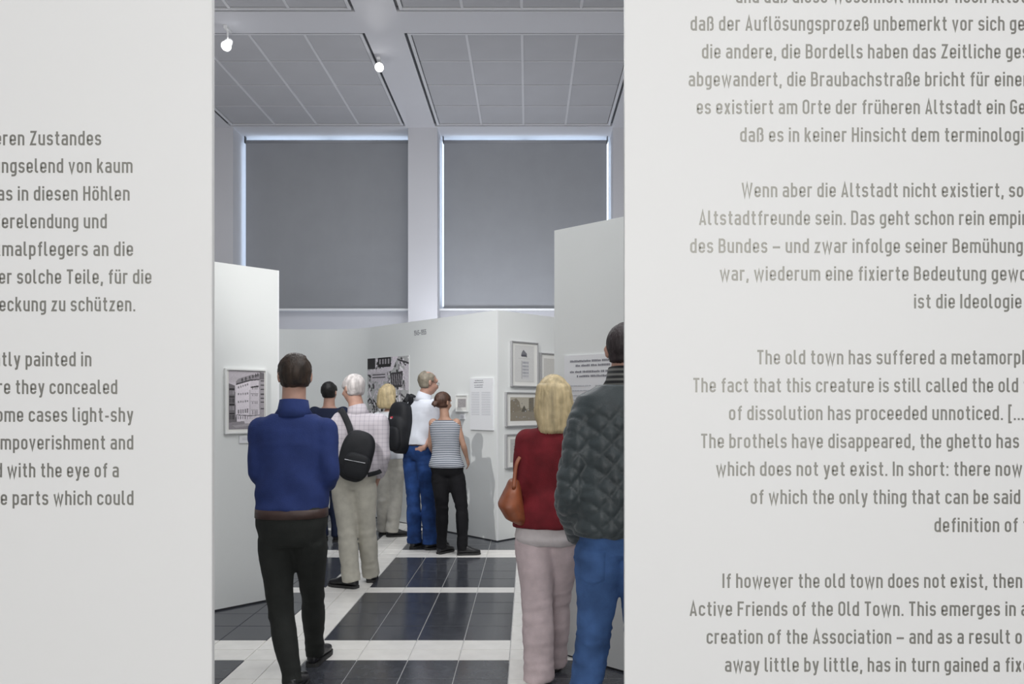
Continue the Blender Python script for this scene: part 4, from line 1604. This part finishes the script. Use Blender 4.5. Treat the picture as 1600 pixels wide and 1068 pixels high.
M['stripe'] = stripes('striped_jersey', (.50, .53, .57), (.045, .055, .085), .0175, .55)
M['red_cloth'] = cl('dark_red_cloth', (.150, .012, .018), .85, .25)
M['pink_cloth'] = cl('dusty_pink_cloth', (.62, .51, .52))
M['blouse'] = cl('pale_blouse_cloth', (.62, .57, .57))
M['quilt'] = cl('dark_quilted_cloth', (.040, .052, .056), .42, .2, 10, .15, 200, spec=.5, sheen=.18)
M['rib'] = stripes('ribbed_collar', (.14, .14, .13), (.012, .012, .014), .022, .45)
M['bag'] = cl('black_bag_cloth', (.012, .013, .016), .6)
M['brown_leather'] = plain('brown_leather', (.26, .075, .03), .45, .25, 12, .1, 80)
M['red_badge'] = plain('red_badge', (.55, .03, .05), .4)
M['skin_tan'] = plain('tanned_skin', (.46, .27, .19), .5, .08, 25, .05, 120)


def hairmat(n, c, dark=.35):
    return plain(n, c, .5, dark, 38, .35, 140, stretch=(1, 1, .16))


M['h_brown'] = hairmat('dark_brown_hair', (.034, .021, .014), .6)
M['h_black'] = hairmat('black_hair', (.010, .009, .009))
M['h_white'] = hairmat('white_hair', (.60, .56, .55), .3)
M['h_grey'] = hairmat('grey_brown_hair', (.24, .21, .16), .3)
M['h_blonde'] = hairmat('blonde_hair', (.50, .40, .23), .3)
M['h_auburn'] = hairmat('auburn_hair', (.075, .035, .022), .4)
M['h_dark'] = hairmat('cropped_dark_hair', (.035, .025, .026), .3)


def J(Z, **k):
    """joints given as (photo x, photo y, extra depth) -> world points"""
    out = {}
    for n, v in k.items():
        out[n] = at(v[0], v[1], Z + (v[2] if len(v) > 2 else 0))
    return out


def on_ground(sp, keys=('ank_l', 'ank_r'), h=.09):
    s = sp['H'] / 1.76
    for k in keys:
        sp[k].z = h * s


# --- man in the blue shirt, walking away
Z = 3.75
sp = dict(H=1.76, seed=1, label='man in a blue shirt and dark trousers walking away at the left', face=-4, head_face=-26, nod=8,
          m_leg=M['dark_trouser'], m_top=M['blue_shirt'], m_hair=M['h_brown'], m_shoe=M['black_leather'], hair='short',
          toe_l=-4, toe_r=4, collar=.05, hem_t=.215, waist_t=.26, belt=.165, sleeve=2.0, sleeve_ease=.016, top_ease=.020, top_fold=.010, leg_ease=.010, flare=.004, leg_w=.94, hip_ease=.012)
sp.update(J(Z, pelvis=(457, 838), neck=(459, 640), head=(460, 589, .02), sh_l=(409, 672), sh_r=(508, 672), el_l=(403, 738, -.05), el_r=(515, 742, -.04),
            wr_l=(424, 752, .20), wr_r=(507, 758, .20), hip_l=(430, 836), hip_r=(483, 836), knee_l=(439, 960, .05), knee_r=(489, 932, .26), ank_l=(458, 1060, -.02), ank_r=(492, 1015, .44)))
on_ground(sp)
human(sp)

# --- person in navy, far left
Z = 7.96
sp = dict(H=1.74, seed=2, label='dark-haired man in navy standing farthest away behind the blue shirt', face=3, head_face=8,
          m_leg=M['navy_denim'], m_top=M['navy_tee'], m_hair=M['h_black'], m_shoe=M['black_leather'], hair='short', toe_l=-12, toe_r=14, hem_t=.1, waist_t=.25, sleeve=.6, sleeve_ease=.022, top_ease=.018, top_fold=.005)
sp.update(J(Z, pelvis=(514, 722), neck=(514, 634.5), head=(515, 613, .02), sh_l=(492, 645), sh_r=(536, 645), el_l=(488, 680), el_r=(540, 680), wr_l=(492, 704, .14), wr_r=(536, 704, .14),
            hip_l=(503, 722), hip_r=(525, 722), knee_l=(503, 778), knee_r=(525, 778), ank_l=(504, 832), ank_r=(527, 833)))
on_ground(sp)
human(sp)

# --- white-haired man with the sling bag
Z = 5.93
sp = dict(H=1.78, seed=3, label='white-haired man in a pale checked shirt and khaki trousers with a black sling bag', face=-6, head_face=-52, nod=12,
          m_leg=M['khaki'], m_top=M['plaid'], m_hair=M['h_white'], m_shoe=M['black_leather'], hair='short', toe_l=-68, toe_r=-8, collar=.045, hem_t=.12, waist_t=.22,
          sleeve=1.9, sleeve_ease=.024, top_ease=.030, top_fold=.008, leg_ease=.020, flare=.014, widen=1.08)
sp.update(J(Z, pelvis=(553, 756), neck=(559, 642), head=(551, 608, .02), sh_l=(533, 657), sh_r=(593, 660), el_l=(524, 710, .02), el_r=(598, 712, -.03), wr_l=(527, 742, .14), wr_r=(590, 748, .10),
            hip_l=(538, 756), hip_r=(568, 756), knee_l=(542, 833), knee_r=(573, 830, .08), ank_l=(549, 901), ank_r=(580, 890, .22)))
on_ground(sp)
human(sp)

# --- blonde woman in beige trousers
Z = 8.23
sp = dict(H=1.72, seed=4, female=True, label='blonde woman in beige trousers standing before the crowd poster', face=10, head_face=16,
          m_leg=M['beige'], m_top=M['white_top'], m_hair=M['h_blonde'], m_shoe=M['black_leather'], hair='bob', toe_l=20, toe_r=72, hem_t=.12, waist_t=.22,
          sleeve=1.0, sleeve_ease=.014, top_ease=.022, leg_ease=.024, flare=.014)
sp.update(J(Z, pelvis=(609, 726), neck=(609, 640), head=(607, 616, .02), sh_l=(591, 652), sh_r=(628, 652), el_l=(587, 690), el_r=(633, 688), wr_l=(592, 714, .12), wr_r=(629, 712, .14),
            hip_l=(600, 726), hip_r=(618, 726), knee_l=(600, 780), knee_r=(618, 780), ank_l=(599, 827, .15), ank_r=(612, 829)))
on_ground(sp)
human(sp)

# --- grey-haired man in the white shirt
Z = 7.57
sp = dict(H=1.82, seed=5, label='grey-haired man with glasses in a white shirt and blue jeans', face=38, head_face=62, nod=10,
          m_leg=M['denim'], m_top=M['white_shirt'], m_hair=M['h_grey'], m_shoe=M['black_leather'], hair='receding', toe_l=22, toe_r=52, collar=.05, hem_t=.20, waist_t=.24,
          sleeve=1.0, sleeve_ease=.022, top_ease=.026, top_fold=.009, leg_ease=.016, flare=.022, fold=.005, belt=.19, pn_r=Vector((0, 1, 0)), hd_r=Vector((-1, .25, -.05)))
sp.update(J(Z, pelvis=(654, 712), neck=(662, 621), head=(670, 598), sh_l=(645, 634, .10), sh_r=(678, 634, -.10), el_l=(640, 672, .16), el_r=(681, 676, -.12), wr_l=(648, 692, .30), wr_r=(662, 699, -.17),
            hip_l=(645, 712, .05), hip_r=(665, 712, -.05), knee_l=(646, 782, .02), knee_r=(669, 782, -.04), ank_l=(648, 843, .0), ank_r=(672, 844, -.06)))
on_ground(sp)
r_, q, ax, s = human(sp)
m = MB()
for sg in (-1, 1):
    ring = [q(sg * .033 + .023 * math.cos(a), .092, .002 + .018 * math.sin(a)) for a in [2 * math.pi * k / 16 for k in range(17)]]
    for a, b in zip(ring[:-1], ring[1:]):
        m.tube(a, b, .0016, seg=6)
    m.tube(q(sg * .055, .090, .006), q(sg * .082, -.01, .012), .0018, seg=6)
m.tube(q(-.01, .094, .004), q(.01, .094, .004), .0016, seg=6)
m.build('glasses', M['dark_gap'], r_)

# --- woman in the striped top
Z = 7.26
sp = dict(H=1.62, seed=6, female=True, label='woman in a sleeveless striped top and black trousers beside the wedge wall', face=12, head_face=38, nod=8,
          m_leg=M['black_cloth'], m_top=M['stripe'], m_hair=M['h_auburn'], m_shoe=M['black_leather'], hair='bun', toe_l=34, toe_r=80, top_name='striped_top',
          hem_t=.10, waist_t=.2, top_t=.955, sleeve=0, top_ease=.020, hem_flare=.012, top_fold=.005, leg_ease=.010, flare=.004, fold=.004, leg_w=1.05, skin=M['skin_tan'])
sp.update(J(Z, pelvis=(699, 738), neck=(695, 652), head=(693, 629, .01), sh_l=(677, 661, .02), sh_r=(713, 661, -.02), el_l=(672, 694, .06), el_r=(724, 695, -.03), wr_l=(680, 712, .20), wr_r=(730, 717, .06),
            hip_l=(688, 740), hip_r=(711, 740), knee_l=(691, 793, .0), knee_r=(722, 793, -.02), ank_l=(690, 848, .04), ank_r=(723, 851, -.03)))
on_ground(sp)
human(sp)

# --- blonde woman in the dark red jacket
Z = 3.86
sp = dict(H=1.67, seed=7, female=True, label='blonde woman in a dark red jacket and dusty pink trousers with a brown bag', face=4, head_face=-4,
          m_leg=M['pink_cloth'], m_top=M['red_cloth'], m_hair=M['h_blonde'], m_shoe=M['black_leather'], hair='long', toe_l=-4, toe_r=6, top_name='jacket', collar=.03,
          hem_t=.10, waist_t=.2, sleeve=2.0, sleeve_ease=.020, top_ease=.026, hem_flare=.012, leg_ease=.028, flare=.018, hem_drop=.055, pn_l=Vector((1, 0, 0)))
sp.update(J(Z, pelvis=(858, 838), neck=(862, 664), head=(864, 620, .02), sh_l=(824, 690), sh_r=(900, 690), el_l=(815, 768, -.02), el_r=(908, 768, -.02), wr_l=(816, 808, .20), wr_r=(900, 826, .12),
            hip_l=(836, 838), hip_r=(880, 838), knee_l=(840, 948), knee_r=(868, 940, .16), ank_l=(842, 1052), ank_r=(864, 1030, .26)))
on_ground(sp)
rg_, q, ax, s = human(sp)
bl_ = [torso_rings(sp, TOR_F, lambda t: .040 if t < .05 else .014, -.06, .155, s)]
cloth('blouse_hem', bl_, M['blouse'], rg_, .010, lambda co: .003 * wav(co, 22, 11, 2, (2.4, 2.4, .5)), 2)

# --- man in the quilted jacket
Z = 3.22
sp = dict(H=1.86, seed=8, label='man in a dark quilted jacket and washed blue jeans at the right text panel', face=6, head_face=14, nod=4,
          m_leg=M['jeans'], m_top=M['quilt'], m_hair=M['h_dark'], m_shoe=M['black_leather'], hair='cropped', toe_l=-14, toe_r=10, top_name='quilted_jacket', collar=.055, m_collar=M['rib'],
          hem_t=.06, waist_t=.2, top_t=.98, sleeve=2.0, sleeve_ease=.034, top_ease=.036, top_fold=.006, leg_ease=.014, flare=.012, fold=.008, quilt=True, leg_w=1.04, pockets=[(.215, .335, .725, .872), (.47, .59, .725, .872)])
sp.update(J(Z, pelvis=(968, 848), neck=(976, 596), head=(978, 548, .02), sh_l=(916, 664), sh_r=(1038, 664), el_l=(891, 772, -.03), el_r=(1062, 772, -.03), wr_l=(906, 838, .16), wr_r=(1045, 842, .16),
            hip_l=(938, 850), hip_r=(998, 850), knee_l=(928, 1000, .04), knee_r=(1004, 1000, .10), ank_l=(902, 1120, .02), ank_r=(1012, 1120, .10)))
on_ground(sp)
human(sp)

# ================================================================== BAGS
def strap(name, pts, w, t, mat, parent, frames=None):
    P, Rr = crom([Vector(p) for p in pts], [(w, t)] * len(pts), 5)
    v, f = loft(P, Rr, 10, up=(0, 1, 0), power=.7)
    return mk(name, v, f, mat, parent, True)


# sling bag on the white-haired man's back
Z = 5.93
c = at(557, 712, Z - .20)
e = empty('sling_bag', c, "black sling bag across the white-haired man's back", 'bag')
ax = (Vector((.96, .0, -.28)).normalized(), Vector((0, 1, 0)), Vector((.28, 0, .96)).normalized())
v, f = ellipsoid(c, (.135, .065, .205), ax, 26, 18, .72)
co, no, fc = fuse([(v, f)], .009, 4)
co = co + no * (.005 * wav(co, 16, 3))[:, None]
mk('bag_body', co, fc, M['bag'], e, True)
v, f = ellipsoid(c + Vector((.012, -.055, -.07)), (.10, .035, .10), ax, 22, 14, .6)
mk('pocket', v, f, M['bag'], e, True)
m = MB(); m.tube(c + Vector((-.07, -.092, -.02)), c + Vector((.09, -.092, -.05)), .0035, seg=6); m.build('zip', M['metal'], e)
strap('strap', [c + Vector((-.04, -.01, .17)), at(545, 665, Z - .155), at(536, 645, Z - .12), at(531, 640, Z), at(530, 655, Z + .13)], .026, .005, M['bag'], e)
strap('strap', [c + Vector((.09, 0, -.15)), at(589, 738, Z - .13), at(596, 735, Z + .0)], .018, .004, M['bag'], e)

# backpack of the man in the white shirt
Z = 7.57
X, Y = yaw(38)
c = at(627, 668, Z - .03)
e = empty('backpack', c, 'black backpack with a round red badge on the white-shirted man', 'bag')
axb = (X, Y, UP)
v1 = ellipsoid(c, (.150, .095, .27), axb, 26, 18, .62)
v2 = ellipsoid(c - Y * .04 - UP * .06, (.140, .10, .19), axb, 26, 18, .62)
co, no, fc = fuse([v1, v2], .009, 4)
co = co + no * (.006 * wav(co, 14, 4))[:, None]
mk('pack_body', co, fc, M['bag'], e, True)
v, f = ellipsoid(c - Y * .125 - UP * .10, (.115, .04, .12), axb, 22, 14, .6)
mk('front_pocket', v, f, M['bag'], e, True)
b0 = c - Y * .10 + UP * .10 - X * .02
v, f = loft([b0 - Y * .005, b0 - Y * .022], [(.020, .020), (.018, .018)], 18, frames=(X, UP))
bd = mk('badge', v, f, M['red_badge'], e)
m = MB()
p = b0 - Y * .0235
for (hx, hz) in ((.011, .0035), (.0035, .011)):
    V = [p + X * a + UP * b for a, b in ((-hx, -hz), (hx, -hz), (hx, hz), (-hx, hz))]
    V += [k - Y * .0015 for k in V]
    m.add(V, [(0, 1, 2, 3), (7, 6, 5, 4), (0, 4, 5, 1), (1, 5, 6, 2), (2, 6, 7, 3), (3, 7, 4, 0)])
m.build('cross_mark', M['card'], bd)
strap('shoulder_strap', [c + Y * .06 + UP * .22 + X * .08, at(643, 618, Z - .06), at(650, 622, Z + .02), at(657, 650, Z + .12)], .028, .007, M['bag'], e)
strap('shoulder_strap', [c + Y * .06 + UP * .22 - X * .06, at(637, 622, Z + .06), at(640, 618, Z + .18), at(645, 650, Z + .26)], .028, .007, M['bag'], e)
strap('grab_loop', [c + UP * .25 - X * .03 + Y * .05, c + UP * .29 + Y * .05, c + UP * .25 + X * .03 + Y * .05], .008, .004, M['bag'], e)

# brown handbag of the woman in red
Z = 3.86
c = at(801, 786, Z - .02)
e = empty('handbag', c, 'brown leather handbag carried on the left arm of the woman in red', 'bag')
pts = [c + Vector((-.075, 0, -.02)), c + Vector((-.03, 0, -.012)), c + Vector((.03, 0, -.03)), c + Vector((.085, 0, -.06))]
v1 = loft([c + Vector((.01, 0, .13)), c + Vector((.0, 0, .07)), c + Vector((-.012, 0, 0)), c + Vector((.02, 0, -.07)), c + Vector((.05, 0, -.105))],
          [(.03, .07), (.05, .115), (.072, .15), (.062, .14), (.03, .09)], 22, frames=(Vector((1, 0, 0)), Vector((0, 1, 0))), power=.85)
co, no, fc = fuse([v1], .009, 4)
co = co + no * (.004 * wav(co, 18, 8))[:, None]
mk('bag_body', co, fc, M['brown_leather'], e, True)
strap('handle', [c + Vector((.008, -.10, .09)), c + Vector((.02, -.07, .21)), c + Vector((.05, -.01, .26)), c + Vector((.02, .06, .21)), c + Vector((.008, .10, .09))], .010, .005, M['brown_leather'], e)
